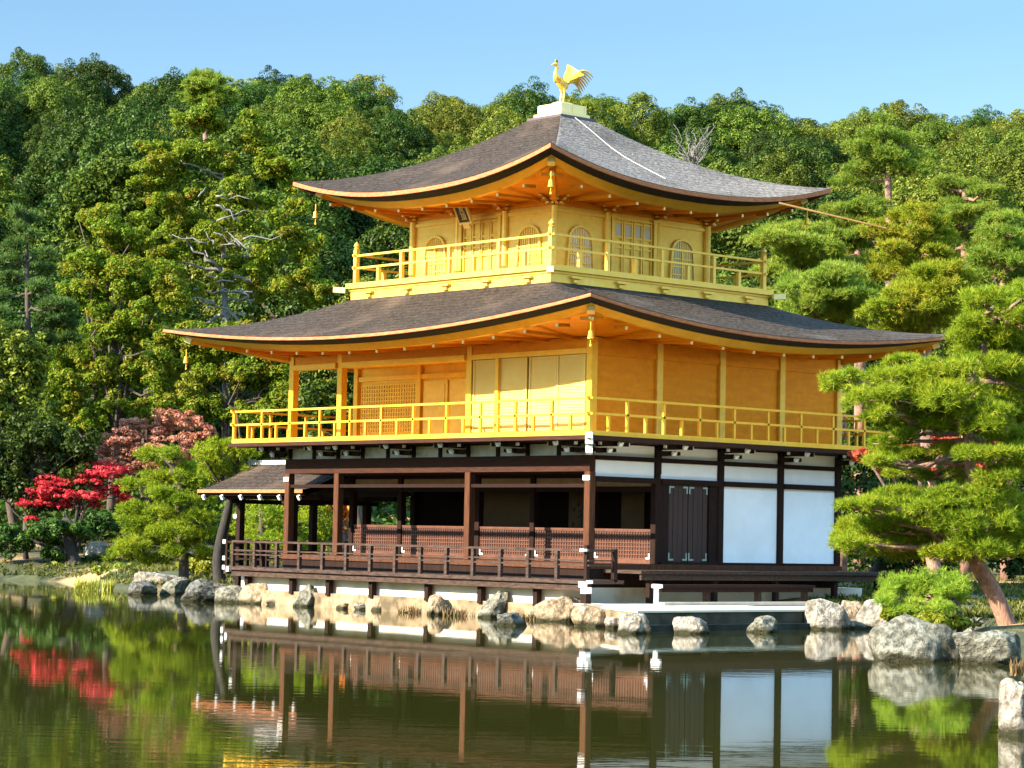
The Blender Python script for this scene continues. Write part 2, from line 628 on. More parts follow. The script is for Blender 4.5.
# south deck with rail
DX0, DX1, DY = -12.1, 1.23, -1.23
mb = MB()
mb.box(DX0, DX1 + .05, DY - .05, -.122, .85, .935)
mb.box(DX0 + .05, DX1, DY + .02, DY + .14, .70, .848)
mb.box(DX0 + .05, DX0 + .18, DY + .142, -.2, .70, .848)
dk = P(mb, 'south_deck', WOOD_GREY)
for x in (-11.6, -9.7, -8.2, -6.5, -4.4, -2.5, -.6):
    mb = MB()
    mb.box(x - .07, x + .07, DY + .16, DY + .30, .30, .848)
    P(mb, 'deck_support', WOOD, dk)
mb = MB()
mb.box(DX1 - .08, DX1 + .08, DY - .08, DY + .08, .30, .70)
P(mb, 'deck_support', WOOD, dk)
mb = MB()
mb.box(DX1 - .09, DX1 + .09, DY - .15, DY - .052, .78, .90)
mb.box(DX1 + .052, DX1 + .15, DY - .05, DY + .06, .86, .93)
mb.box(DX1 - .085, DX1 + .085, DY - .09, DY + .085, .64, .78)
P(mb, 'white_end_cap', TIP, dk)
mb = MB()
mb.box(DX0 - .10, DX0 - .002, DY - .05, DY + .08, .80, .93)
P(mb, 'white_end_cap', TIP, dk)
mb = MB()
for z, h, w in ((1.585, .05, .075), (1.36, .035, .05), (1.255, .035, .05)):
    mb.box(DX0 + .1, DX1 + .1, DY - w / 2, DY + w / 2, z - h / 2, z + h / 2)
    mb.box(DX1 - w / 2 + .002, DX1 + w / 2 - .002, DY + w / 2 + .001, -.36, z - h / 2 + .001, z + h / 2 - .001)
    mb.box(DX0 + .1, DX0 + .1 + w, DY + w / 2 + .001, 1.2, z - h / 2 + .001, z + h / 2 - .001)
rl = P(mb, 'deck_railing', WOOD_GREY)
n = 15
for i in range(n):
    x = DX0 + .13 + (DX1 - DX0 - .13) * i / (n - 1)
    mb = MB()
    mb.box(x - .045, x + .045, DY - .041, DY + .041, .936, 1.559 if i < n - 1 else 1.70)
    P(mb, 'railing_post', WOOD_GREY if i < n - 1 else WOOD, rl)
for x, y in ((DX1, -.38), (DX0 + .14, -.3), (DX0 + .14, .5)):
    mb = MB()
    mb.box(x - .05, x + .05, y - .05, y + .05, .9, 1.62)
    P(mb, 'railing_post', WOOD, rl)
mb = MB()
mb.box(DX1 - .06, DX1 + .06, DY - .16, DY - .04, 1.555, 1.62)
P(mb, 'white_end_cap', TIP, rl)

# low bench step on the east side
mb = MB()
mb.box(1.86, 2.24, .12, 5.2, .80, .865)
mb.box(2.14, 2.20, .12, 5.15, .70, .798)
bs = P(mb, 'bench_step', WOOD)
for y in (1.7, 3.4, 5.0):
    mb = MB()
    mb.box(2.0, 2.12, y - .06, y + .06, .47, .798)
    P(mb, 'leg', WOOD_GREY, bs)
mb = MB()
mb.box(1.98, 2.25, .05, .117, .79, .872)
mb.box(2.06, 2.15, .04, .10, .425, .788)
P(mb, 'white_end_cap', TIP, bs)

# ---- ground floor posts and beams
FX = [0, -4.13, -9.2, -11.27]
ROWX = [0, -2.06, -4.16, -6.2, -9.25, -11.27]


def sqpost(x, y, z0, z1, w, mt, name='column', parent=PX):
    mb = MB()
    mb.box(x - w / 2, x + w / 2, y - w / 2, y + w / 2, z0, z1)
    return P(mb, name, mt, parent, bevel=.012)


for x in FX:
    c_ = sqpost(x, 0, 1.282, 3.36, .19, WOOD_RED)
    mb = MB()
    mb.box(x - .105, x + .105, -.125, -.096, 3.16, 3.27)
    P(mb, 'white_end_cap', TIP, c_) if x in (0, -11.27) else None
for x in ROWX:
    sqpost(x, BAY, 1.282, 3.36, .17, WOOD)
for y in (2 * BAY, 3 * BAY, 4 * BAY):
    sqpost(0, y, 1.282, 3.97, .19, WOOD)
sqpost(0, BAY, 3.36, 3.97, .19, WOOD)
for x in ROWX[1:]:
    sqpost(x, D, 1.282, 3.97, .19, WOOD)
sqpost(-W, 2 * BAY, 1.282, 3.97, .19, WOOD)
sqpost(-W, 3 * BAY, 1.282, 3.97, .19, WOOD)
mb = MB()
mb.box(-W - .08, .08, -.09, .09, 3.362, 3.73)                        # south beam
mb.box(-W - .09, -W + .09, .092, D + .1, 3.362, 3.73)
P(mb, 'beam', WOOD_BEAM)
mb = MB()
mb.box(-W + .1, -.1, -.05, .05, 3.0, 3.08)
mb.box(-W + .1, -.1, BAY - .06, BAY + .06, 2.95, 3.08)
mb.box(-W + .1, -.1, BAY - .05, BAY + .05, 3.28, 3.36)
P(mb, 'tie_beam', WOOD)
mb = MB()
mb.box(-W + .1, -.1, BAY - .02, BAY + .02, 3.081, 3.279)
P(mb, 'frieze_panel', noisy('frieze_board', (.30, .20, .12), (.40, .28, .18), nscale=3, rough=.8, bump=.1))
# east dark beams
for k in range(4):
    for z0, z1 in ((3.14, 3.262), (3.632, 3.735), (1.284, 1.335)):
        if k or z0 > 2:
            mb = MB()
            mb.box(-.11, .11, k * BAY + .097, (k + 1) * BAY - .097, z0, z1)
            P(mb, 'cross_beam', WOOD)
for k in range(4):
    y0, y1 = k * BAY + .098, (k + 1) * BAY - .098
    mb = MB()
    mb.box(-.03, .03, y0, y1, 3.263, 3.631)
    P(mb, 'white_panel', WHITE)
    mb = MB()
    mb.box(-.03, .03, y0, y1, 3.736, 4.0)
    P(mb, 'white_panel', WHITE)
    if k >= 2:
        mb = MB()
        mb.box(-.03, .03, y0, y1, 1.336, 3.139)
        P(mb, 'white_panel', WHITE)
# plank doors in the second east bay
for ya in (BAY + .098, 2 * BAY - .38):
    mb = MB()
    mb.box(-.06, .06, ya, ya + .282, 1.336, 3.139)
    P(mb, 'door_jamb', WOOD)
for y0, y1 in ((BAY + .40, 1.5 * BAY - .01), (1.5 * BAY + .01, 2 * BAY - .40)):
    mb = MB()
    nn = 4
    for i in range(nn):
        a0 = y0 + (y1 - y0) * i / nn
        a1 = y0 + (y1 - y0) * (i + 1) / nn - .012
        mb.box(-.045, .02 + .004 * (i % 2), a0, a1, 1.337, 3.138)
    dr = P(mb, 'door', DOOR)
    mb = MB()
    for z0, z1 in ((1.37, 1.55), (2.93, 3.10)):
        mb.box(.025, .034, y0 + .01, y0 + .05, z0, z1)
        mb.box(.025, .034, y1 - .06, y1 - .02, z0, z1)
        zz = z0 if z0 < 2 else z1 - .04
        mb.box(.035, .04, y0 + .01, y0 + .17, zz, zz + .04)
        mb.box(.035, .04, y1 - .18, y1 - .02, zz, zz + .04)
    P(mb, 'corner_fitting', PATINA, dr)


# inner lattice panels (half shutters) and interior
def lattice(x0, x1, y, z0, z1, pitch, mt, back, name, parent=PX, axis='x', t=.02, bw=.022):
    """grille of thin bars standing proud of a board; axis 'x' faces -y, axis 'y' faces +x"""
    mb = MB()
    nx = max(2, int(round((x1 - x0) / pitch)))
    nz = max(2, int(round((z1 - z0) / pitch)))

    def bx(a0, a1, o0, o1, c0, c1):
        if axis == 'x':
            mb.box(a0, a1, y - o1, y - o0, c0, c1)
        else:
            mb.box(y + o0, y + o1, a0, a1, c0, c1)
    mb.cur = 1
    bx(x0, x1, -.03, 0, z0, z1)
    mb.cur = 0
    for i in range(nx + 1):
        a = x0 + (x1 - x0) * i / nx
        bx(a - bw / 2, a + bw / 2, .001, t, z0, z1)
    for i in range(nz + 1):
        a = z0 + (z1 - z0) * i / nz
        bx(x0 - bw / 2, x1 + bw / 2, .003, t + .004, a - bw / 2, a + bw / 2)
    return mb.build(name, [mt, back], parent)


for i in range(5):
    x1_, x0_ = ROWX[i] - .11, ROWX[i + 1] + .11
    o = lattice(x0_, x1_, BAY - .02, 1.40, 2.03, .088, LATT, LATT_BACK, 'lattice_panel')
    mb = MB()
    for xx in (x0_, x1_ - .12):
        mb.box(xx, xx + .12, BAY - .062, BAY - .05, 1.39, 1.43)
    for xx in (x0_, x1_ - .035):
        mb.box(xx, xx + .035, BAY - .068, BAY - .0625, 1.39, 1.52)
    P(mb, 'corner_fitting', TIP, o)
    mb = MB()
    mb.box(x0_ - .02, x1_ + .02, BAY - .04, BAY + .04, 1.284, 1.385)
    mb.box(x0_ - .02, x1_ + .02, BAY - .05, BAY + .05, 2.045, 2.085)
    P(mb, 'sill', LATT)
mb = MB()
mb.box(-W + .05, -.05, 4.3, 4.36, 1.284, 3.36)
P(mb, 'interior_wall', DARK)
for i, (xa, xb) in enumerate(((-2.0, -1.2), (-1.0, -.1), (-3.3, -2.5), (-5.2, -4.3), (-8.9, -6.4))):
    mb = MB()
    mb.box(xa, xb, 4.25, 4.298, 1.5, 3.0)
    scn = P(mb, 'painted_screen', PAPER)
    if i in (0, 1, 3):
        rnd = random.Random(i + 3)
        mb = MB()
        xm = (xa + xb) / 2
        mb.bar((xm, 4.246, 1.6), (xm + .06, 4.246, 2.75), .03, .004, (0, 1, 0))
        for k in range(26):
            px, pz = xm + rnd.uniform(-.3, .3), rnd.uniform(1.8, 2.75)
            s_ = rnd.uniform(.03, .07)
            mb.add([(px - s_, 4.244, pz), (px, 4.244, pz - s_), (px + s_, 4.244, pz), (px, 4.244, pz + s_)], [(0, 1, 2, 3)])
        P(mb, 'ink_painting', INK, scn)
mb = MB()
mb.box(-W + .02, -.1, .1, 8.3, 3.365, 3.42)
P(mb, 'veranda_ceiling', WOOD)
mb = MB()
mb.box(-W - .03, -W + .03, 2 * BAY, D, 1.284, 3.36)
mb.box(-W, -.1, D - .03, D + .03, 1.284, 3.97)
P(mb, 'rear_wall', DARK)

# band of small panels between the beam and the balcony, south side
mb = MB()
mb.box(-W + .1, -.1, -.02, .02, 3.732, 4.0)
P(mb, 'frieze_plaster', noisy('grey_plaster', (.52, .53, .50), (.70, .70, .66), nscale=5, rough=.9, bump=.05))
for x in (-11.2, -10.2, -9.2, -8.2, -7.2, -6.2, -5.2, -4.16, -3.1, -2.06, -1.0, 0):
    mb = MB()
    mb.box(x - .05, x + .05, -.07, -.021, 3.732, 4.0)
    P(mb, 'strut', WOOD)


# brackets carrying the balcony, white painted ends
def bracket(x, y, dx, dy):
    mb = MB()
    a = np.array([x, y])
    dv = np.array([dx, dy])
    px = np.array([-dy, dx])

    def arm(l0, l1, z0, z1, w):
        p = a + dv * l0
        q = a + dv * l1
        mb.bar((*p, (z0 + z1) / 2), (*q, (z0 + z1) / 2), w, z1 - z0)
    arm(.09, .80, 3.93, 4.03, .13)
    arm(.09, .45, 3.79, 3.90, .13)
    p = a + dv * .62
    mb.bar((*(p - px * .42), 3.975), (*(p + px * .42), 3.975), .1, .085)
    p = a + dv * .3
    mb.bar((*(p - px * .34), 3.85), (*(p + px * .34), 3.85), .1, .085)
    o = P(mb, 'bracket', WOOD)
    for l, z, h in ((.80, 3.975, .10), (.45, 3.84, .10)):
        p = a + dv * (l + .001)
        q = a + dv * (l + .055)
        mb = MB()
        mb.bar((*p, z + .02), (*q, z - .015), .12, h)
        P(mb, 'bracket_tip', TIP, o)
    for k in (-1, 1):
        p = a + dv * .62 + px * k * .421
        q = a + dv * .62 + px * k * .46
        mb = MB()
        mb.bar((*p, 3.98), (*q, 3.98), .08, .07)
        P(mb, 'bracket_tip', TIP, o)


for x in (-11.3, -9.25, -8.2, -6.2, -4.16, -2.1, -.15):
    bracket(x - .12, 0, 0, -1)
for y in (.14, 2.22, 4.32, 6.44, 8.5):
    bracket(0, y, 1, 0)
q = 2 ** -.5
mb = MB()
mb.bar((.05, -.05, 3.9), (.93, -.93, 3.95), .16, .2)
o = P(mb, 'bracket', WOOD)
mb = MB()
mb.bar((.932, -.932, 4.0), (1.08, -1.08, 4.02), .17, .16)
mb.bar((.80, -.80, 3.78), (.98, -.98, 3.82), .15, .16)
mb.bar((.98, -.98, 4.12), (1.13, -1.13, 4.12), .15, .13)
P(mb, 'bracket_tip', TIP, o)

# balcony slab, second storey
BX0, BX1, BY0, BY1 = -12.42, 1.05, -1.05, 9.53
mb = MB()
mb.box(BX0 - .06, BX1 + .05, BY0 - .05, BY1 + .05, 4.032, 4.125)
P(mb, 'balcony_joist', WOOD_BEAM)
mb = MB()
mb.box(BX0, BX1, BY0, BY1, 4.128, 4.235)
P(mb, 'balcony_floor', GOLD)


def railing(x0, x1, y0, y1, zf, zm, zt, step, name, pw=.07, corner_h=None, mt=GOLD, offs=0.0):
    mb = MB()
    e = .12
    for z, h, w in ((zt, .05, .06), (zm, .05, .06)):
        mb.box(x0 - e, x1 + e, y0 - w / 2, y0 + w / 2, z - h / 2, z + h / 2)
        mb.box(x0 - e, x1 + e, y1 - w / 2, y1 + w / 2, z - h / 2, z + h / 2)
        mb.box(x0 - w / 2, x0 + w / 2, y0 - e, y1 + e, z - h / 2 + .012, z + h / 2 + .012)
        mb.box(x1 - w / 2, x1 + w / 2, y0 - e, y1 + e, z - h / 2 + .012, z + h / 2 + .012)
    rr = mb.build(name, mt, PX)
    for (ax, fix) in (('x', y0), ('x', y1), ('y', x0), ('y', x1)):
        a0, a1 = (x0, x1) if ax == 'x' else (y0, y1)
        nseg = int(round((a1 - a0) / step)) * 2
        for i in range(nseg + 1):
            if ax == 'y' and i in (0, nseg):
                continue
            a = a0 + (a1 - a0) * i / nseg
            top = (zt - .026) if i % 2 == 0 else (zm - .026)
            corner = ax == 'x' and i in (0, nseg)
            w = pw * (1.25 if corner else 1)
            if corner and corner_h:
                top = corner_h
            x, y = (a, fix) if ax == 'x' else (fix, a)
            mb = MB()
            mb.box(x - w / 2, x + w / 2, y - w / 2, y + w / 2, zf, top)
            if corner and corner_h:
                mb.lathe((x, y, corner_h), [(w * .62, .001), (w * .7, .03), (w * .45, .05), (w * .75, .09), (w * .6, .14), (.006, .21)], 10)
            mb.build('railing_post', mt, rr)
    return rr


railing(BX0 + .06, BX1 - .03, BY0 + .03, BY1 - .06, 4.236, 4.60, 4.945, 1.22, 'balcony_railing', pw=.06)

# second storey walls
Z2T = 6.42
for x in (0, -4.16, -9.17, -11.2):
    sqpost(x, 0, 4.236, Z2T, .19, GOLD)
for y in (BAY, 2 * BAY, 3 * BAY, D):
    sqpost(0, y, 4.236, Z2T, .19, GOLD_SOFT)  # paler gold puts the lit strips into the column colour
for x in (-11.2, -8.6, -6.2):
    sqpost(x, BAY, 4.236, Z2T, .17, GOLD)
for k in range(4):
    y0, y1 = k * BAY + .096, (k + 1) * BAY - .096
    mb = MB()
    mb.box(-.06, .02, y0, y1, 4.236, 6.02)
    P(mb, 'wall_panel', GOLD_BOUNCE)
mb = MB()
for k in range(4):
    mb.box(-.085, .06, k * BAY + .096, (k + 1) * BAY - .096, 6.022, 6.16)
    mb.box(-.07, .045, k * BAY + .096, (k + 1) * BAY - .096, 6.162, Z2T)
mb.box(-4.06, -.096, -.06, .085, 6.162, Z2T)
mb.box(-11.1, -9.27, -.06, .085, 6.162, Z2T)
mb.box(-9.07, -4.26, -.10, .10, 6.162, Z2T)
P(mb, 'frieze', GOLD_BOUNCE)
mb = MB()
mb.box(-9.07, -4.26, -.16, .06, 6.03, 6.16)
mb.box(-11.1, -9.27, -.16, .06, 6.03, 6.16)
mb.box(-4.06, -.096, -.09, .06, 6.04, 6.16)
P(mb, 'lintel', GOLD)
mb = MB()
mb.box(-4.06, -.096, -.04, -.0, 4.236, 4.30)
P(mb, 'sill', GOLD)
# louvred screens in the two east bays
xs = [-4.06, -3.1, -2.08, -1.1, -.1]
for i in range(4):
    xa, xb = xs[i] + .02, xs[i + 1] - .02
    yo = -.03 - .03 * (i % 2)
    mb = MB()
    mb.box(xa, xb, yo, yo + .02, 4.31, 6.03)
    for k in range(25):
        z = 4.36 + (6.0 - 4.36) * k / 24
        mb.box(xa + .06, xb - .06, yo - .018, yo - .001, z - .016, z + .016)
    mb.box(xa, xa + .055, yo - .028, yo - .002, 4.312, 6.028)
    mb.box(xb - .055, xb, yo - .028, yo - .002, 4.312, 6.028)
    P(mb, 'louvred_screen', GOLD_LOUVRE)
mb = MB()
mb.box(-3.16, -3.04, -.14, -.07, 4.31, 6.03)
P(mb, 'stile', GOLD)
# recessed wall behind the open veranda
mb = MB()
mb.box(-11.12, -4.2, BAY + .02, BAY + .08, 4.236, Z2T)
P(mb, 'recessed_wall', GOLD)
lattice(-11.0, -8.75, BAY - .002, 4.5, 5.75, .10, GOLD, GOLD_SOFT, 'recess_lattice', bw=.03)
for xa, xb in ((-8.45, -7.5), (-7.4, -6.35), (-6.0, -5.0), (-4.9, -4.3)):
    mb = MB()
    mb.box(xa, xb, BAY - .02, BAY + .018, 4.25, 5.8)
    mb.box(xa + .1, xb - .1, BAY - .035, BAY - .0201, 4.4, 5.7)
    P(mb, 'door', GOLD_SOFT)
mb = MB()
mb.box(-11.1, -4.2, BAY - .06, BAY + .015, 5.86, 5.98)
P(mb, 'lintel', GOLD)
mb = MB()
mb.box(-4.26, -4.10, .1, BAY, 4.236, Z2T)
mb.box(-11.26, -11.10, BAY + .1, D, 4.236, Z2T)
mb.box(-11.1, -.1, D - .06, D, 4.236, Z2T)
P(mb, 'side_wall', GOLD_BOUNCE)
mb = MB()
mb.box(-11.1, -4.3, .08, BAY, 6.20, 6.26)
P(mb, 'veranda_ceiling', GOLD)


# ---- roofs
def ring_pts(bd, zfun, nseg):
    x0, x1, y0, y1 = bd
    pts = []
    for side in range(4):
        for i in range(nseg):
            s = -1 + 2 * i / nseg
            t = (s + 1) / 2
            if side == 0: x, y = x0 + (x1 - x0) * t, y0
            elif side == 1: x, y = x1, y0 + (y1 - y0) * t
            elif side == 2: x, y = x1 + (x0 - x1) * t, y1
            else: x, y = x0, y1 + (y0 - y1) * t
            pts.append((x, y, zfun(s)))
    return pts


def lerp4(a, b_, t):
    return [a[i] + (b_[i] - a[i]) * t for i in range(4)]


def inset(bd, o):
    return [bd[0] + o, bd[1] - o, bd[2] + o, bd[3] - o]


def make_roof(name, bd, top, z_e, z_t, lift, lp, prof, wall, z_wall, edge_h, dark_h, board_h, mats, raf_step, nseg=40):
    def lf(s):
        return lift * abs(s) ** lp
    rings = []
    nt = 26
    for i in range(nt + 1):
        t = i / nt
        z0 = z_e + (z_t - z_e) * prof(t)
        rings.append(ring_pts(lerp4(bd, top, t), lambda s, z0=z0, t=t: z0 + lf(s) * (1 - t) ** 2.2, nseg))
    mb = MB()
    mb.rings(rings)
    per = 4 * nseg
    for i in range(len(mb.f)):
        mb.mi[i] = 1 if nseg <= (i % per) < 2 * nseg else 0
    rf = mb.build(name, [mats[0], mats[1]], PX, smooth_=True)
    rgs = lambda o, dz, fade=1.0: ring_pts(inset(bd, o), lambda s: z_e + lf(s) * fade + dz, nseg)
    mb = MB()
    mb.rings([rgs(.06, -.012), rgs(.02, -.002), rgs(0, -.03), rgs(.0, -edge_h), rgs(.05, -edge_h - .01)])
    mb.f = [tuple(reversed(f)) for f in mb.f]
    mb.build('eave_edge', BARK_EDGE, rf)
    mb = MB()
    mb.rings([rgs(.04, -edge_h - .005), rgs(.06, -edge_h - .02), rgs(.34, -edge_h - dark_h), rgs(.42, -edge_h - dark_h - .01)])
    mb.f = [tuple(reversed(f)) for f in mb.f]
    mb.build('eave_underlayer', BARK_SHADOW, rf)
    mb = MB()
    zb = -edge_h - dark_h
    mb.rings([rgs(.37, zb + .01), rgs(.36, zb - .012), rgs(.58, zb - board_h), rgs(.74, zb - board_h - .005), rgs(.78, zb - board_h + .07, .98)])
    mb.f = [tuple(reversed(f)) for f in mb.f]
    mb.build('eave_board', GOLD, rf)
    # soffit boards from the eave board to the wall
    def soff(t):
        b2 = lerp4(inset(bd, .76), wall, t)
        return ring_pts(b2, lambda s: (z_e + zb - board_h + .06) * (1 - t) + z_wall * t + lf(s) * (1 - t) ** 1.5 * .98, nseg)
    mb = MB()
    mb.rings([soff(t) for t in np.linspace(0, 1, 8)])
    mb.f = [tuple(reversed(f)) for f in mb.f]
    mb.build('soffit', GOLD_BOUNCE, rf)
    # rafters with pale metal caps
    for side in (0, 1):
        a0, a1 = (bd[0], bd[1]) if side == 0 else (bd[2], bd[3])
        nr = int((a1 - a0 - .8) / raf_step)
        for i in range(nr + 1):
            a = a0 + .72 + (a1 - a0 - 1.44) * i / nr
            s = (a - a0) / (a1 - a0) * 2 - 1
            zo = z_e + zb - board_h + lf(s) - .05
            lo_, hi_ = (wall[0], wall[1]) if side == 0 else (wall[2], wall[3])
            aw = a
            inside = lo_ + .02 < a < hi_ - .02
            zi = z_wall - .03 if inside else zo + .02
            if side == 0:
                p, q_ = (a, bd[2] + .70, zo), (aw, wall[2] - .02 if inside else bd[2] + 1.05, zi)
                cp = (a, bd[2] + .33, zo + .0)
            else:
                p, q_ = (bd[1] - .70, a, zo), (wall[1] + .02 if inside else bd[1] - 1.05, aw, zi)
                cp = (bd[1] - .33, a, zo)
            mb = MB()
            mb.bar(p, q_, .06, .075)
            ro = mb.build('rafter', GOLD_BOUNCE, rf)
            mb = MB()
            dv = np.array(p) - np.array(q_)
            dv /= np.linalg.norm(dv)
            mb.bar(np.array(p) + dv * .001, np.array(p) + dv * .03, .06, .07)
            mb.build('rafter_cap', GOLD_PALE, rf)
    # hip rafters
    for (ix, iy) in ((0, 2), (1, 2), (1, 3), (0, 3)):
        c0 = np.array([bd[ix], bd[iy], z_e + lift + zb - board_h - .02])
        w0 = np.array([wall[ix], wall[iy], z_wall - .08])
        d_ = w0 - c0
        d_[2] = 0
        d_ /= np.linalg.norm(d_)
        mb = MB()
        e0 = c0 + d_ * .78
        mb.bar(e0, w0, .12, .13)
        mb.build('hip_rafter', GOLD_BOUNCE, rf)
        mb = MB()
        dv = e0 - w0
        dv /= np.linalg.norm(dv)
        mb.bar(e0 + dv * .002 + np.array([0, 0, .01]), e0 + dv * .16 + np.array([0, 0, .05]), .18, .17)
        mb.build('hip_cap', GOLD_PALE, rf)
    return rf


C3X, C3Y = CX - .04, CY - .04
BD2 = [-13.72, 2.45, -2.42, 10.4]
make_roof('middle_roof', BD2, [C3X - 3.7, C3X + 3.7, C3Y - 3.7, C3Y + 3.7], 6.57, 7.86, .52, 2.0,
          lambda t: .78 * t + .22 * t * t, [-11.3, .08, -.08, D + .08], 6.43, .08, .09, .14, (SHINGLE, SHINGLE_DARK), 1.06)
H3 = 2.66
BD3 = [C3X - 4.88, C3X + 4.88, C3Y - 4.88, C3Y + 4.88]
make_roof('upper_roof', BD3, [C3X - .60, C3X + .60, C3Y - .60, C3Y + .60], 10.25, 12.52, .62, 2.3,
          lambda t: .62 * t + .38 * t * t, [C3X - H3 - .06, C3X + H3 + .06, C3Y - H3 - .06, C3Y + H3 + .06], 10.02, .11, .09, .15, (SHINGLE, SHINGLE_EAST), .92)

# third storey: band, balcony, walls
B3 = 3.77
mb = MB()
mb.box(C3X - B3, C3X + B3, C3Y - B3, C3Y + B3, 7.5, 8.04)
P(mb, 'balcony_skirt', GOLD_SOFT)
mb = MB()
mb.box(C3X - B3 - .03, C3X + B3 + .03, C3Y - B3 - .03, C3Y + B3 + .03, 8.042, 8.10)
mb.box(C3X - B3 - .1, C3X + B3 + .1, C3Y - B3 - .1, C3Y + B3 + .1, 8.103, 8.235)
P(mb, 'balcony_floor', GOLD_SOFT)
for sx in (-1, 1):
    for sy in (-1, 1):
        mb = MB()
        px, py = C3X + sx * (B3 + .1), C3Y + sy * (B3 + .1)
        mb.bar((px, py, 8.06), (px + sx * .22, py + sy * .22, 8.08), .16, .14)
        P(mb, 'beam_end', GOLD_PALE)
for i in range(5):
    a = -3.0 + 1.5 * i
    for side in (0, 1):
        mb = MB()
        if side == 0:
            mb.bar((C3X + a, C3Y - B3 - .001, 7.98), (C3X + a, C3Y - B3 - .10, 7.98), .34, .05)
            mb.bar((C3X + a, C3Y - B3 - .001, 7.89), (C3X + a, C3Y - B3 - .07, 7.89), .16, .07)
        else:
            mb.bar((C3X + B3 + .001, C3Y + a, 7.98), (C3X + B3 + .10, C3Y + a, 7.98), .34, .05)
            mb.bar((C3X + B3 + .001, C3Y + a, 7.89), (C3X + B3 + .07, C3Y + a, 7.89), .16, .07)
        P(mb, 'bracket', GOLD_SOFT)
railing(C3X - 3.68, C3X + 3.68, C3Y - 3.68, C3Y + 3.68, 8.236, 8.64, 8.96, 1.64, 'upper_railing', pw=.09, corner_h=9.12, mt=GOLD_SOFT)
Z3T = 10.0
mb = MB()
mb.box(C3X - H3 + .03, C3X + H3 - .03, C3Y - H3 + .03, C3Y + H3 - .03, 8.236, Z3T + .3)
P(mb, 'upper_wall', GOLD_SOFT)
cols = [-H3, -H3 / 3, H3 / 3, H3]
for sx in cols:
    for sy in cols:
        if abs(sx) == H3 or abs(sy) == H3:
            mb = MB()
            mb.tube([(C3X + sx, C3Y + sy, 8.236), (C3X + sx, C3Y + sy, 9.84)], .095, 12)
            P(mb, 'column', GOLD_SOFT, smooth_=False)


def loc3(side, a, o, z):
    """point on the third storey facade: side 0 south, 1 east; a along, o out of the wall"""
    return (C3X + a, C3Y - H3 + .03 - o, z) if side == 0 else (C3X + H3 - .03 + o, C3Y + a, z)


def box3(mb, side, a0, a1, o0, o1, z0, z1):
    if side == 0:
        mb.box(C3X + a0, C3X + a1, C3Y - H3 + .03 - o1, C3Y - H3 + .03 - o0, z0, z1)
    else:
        mb.box(C3X + H3 - .03 + o0, C3X + H3 - .03 + o1, C3Y + a0, C3Y + a1, z0, z1)


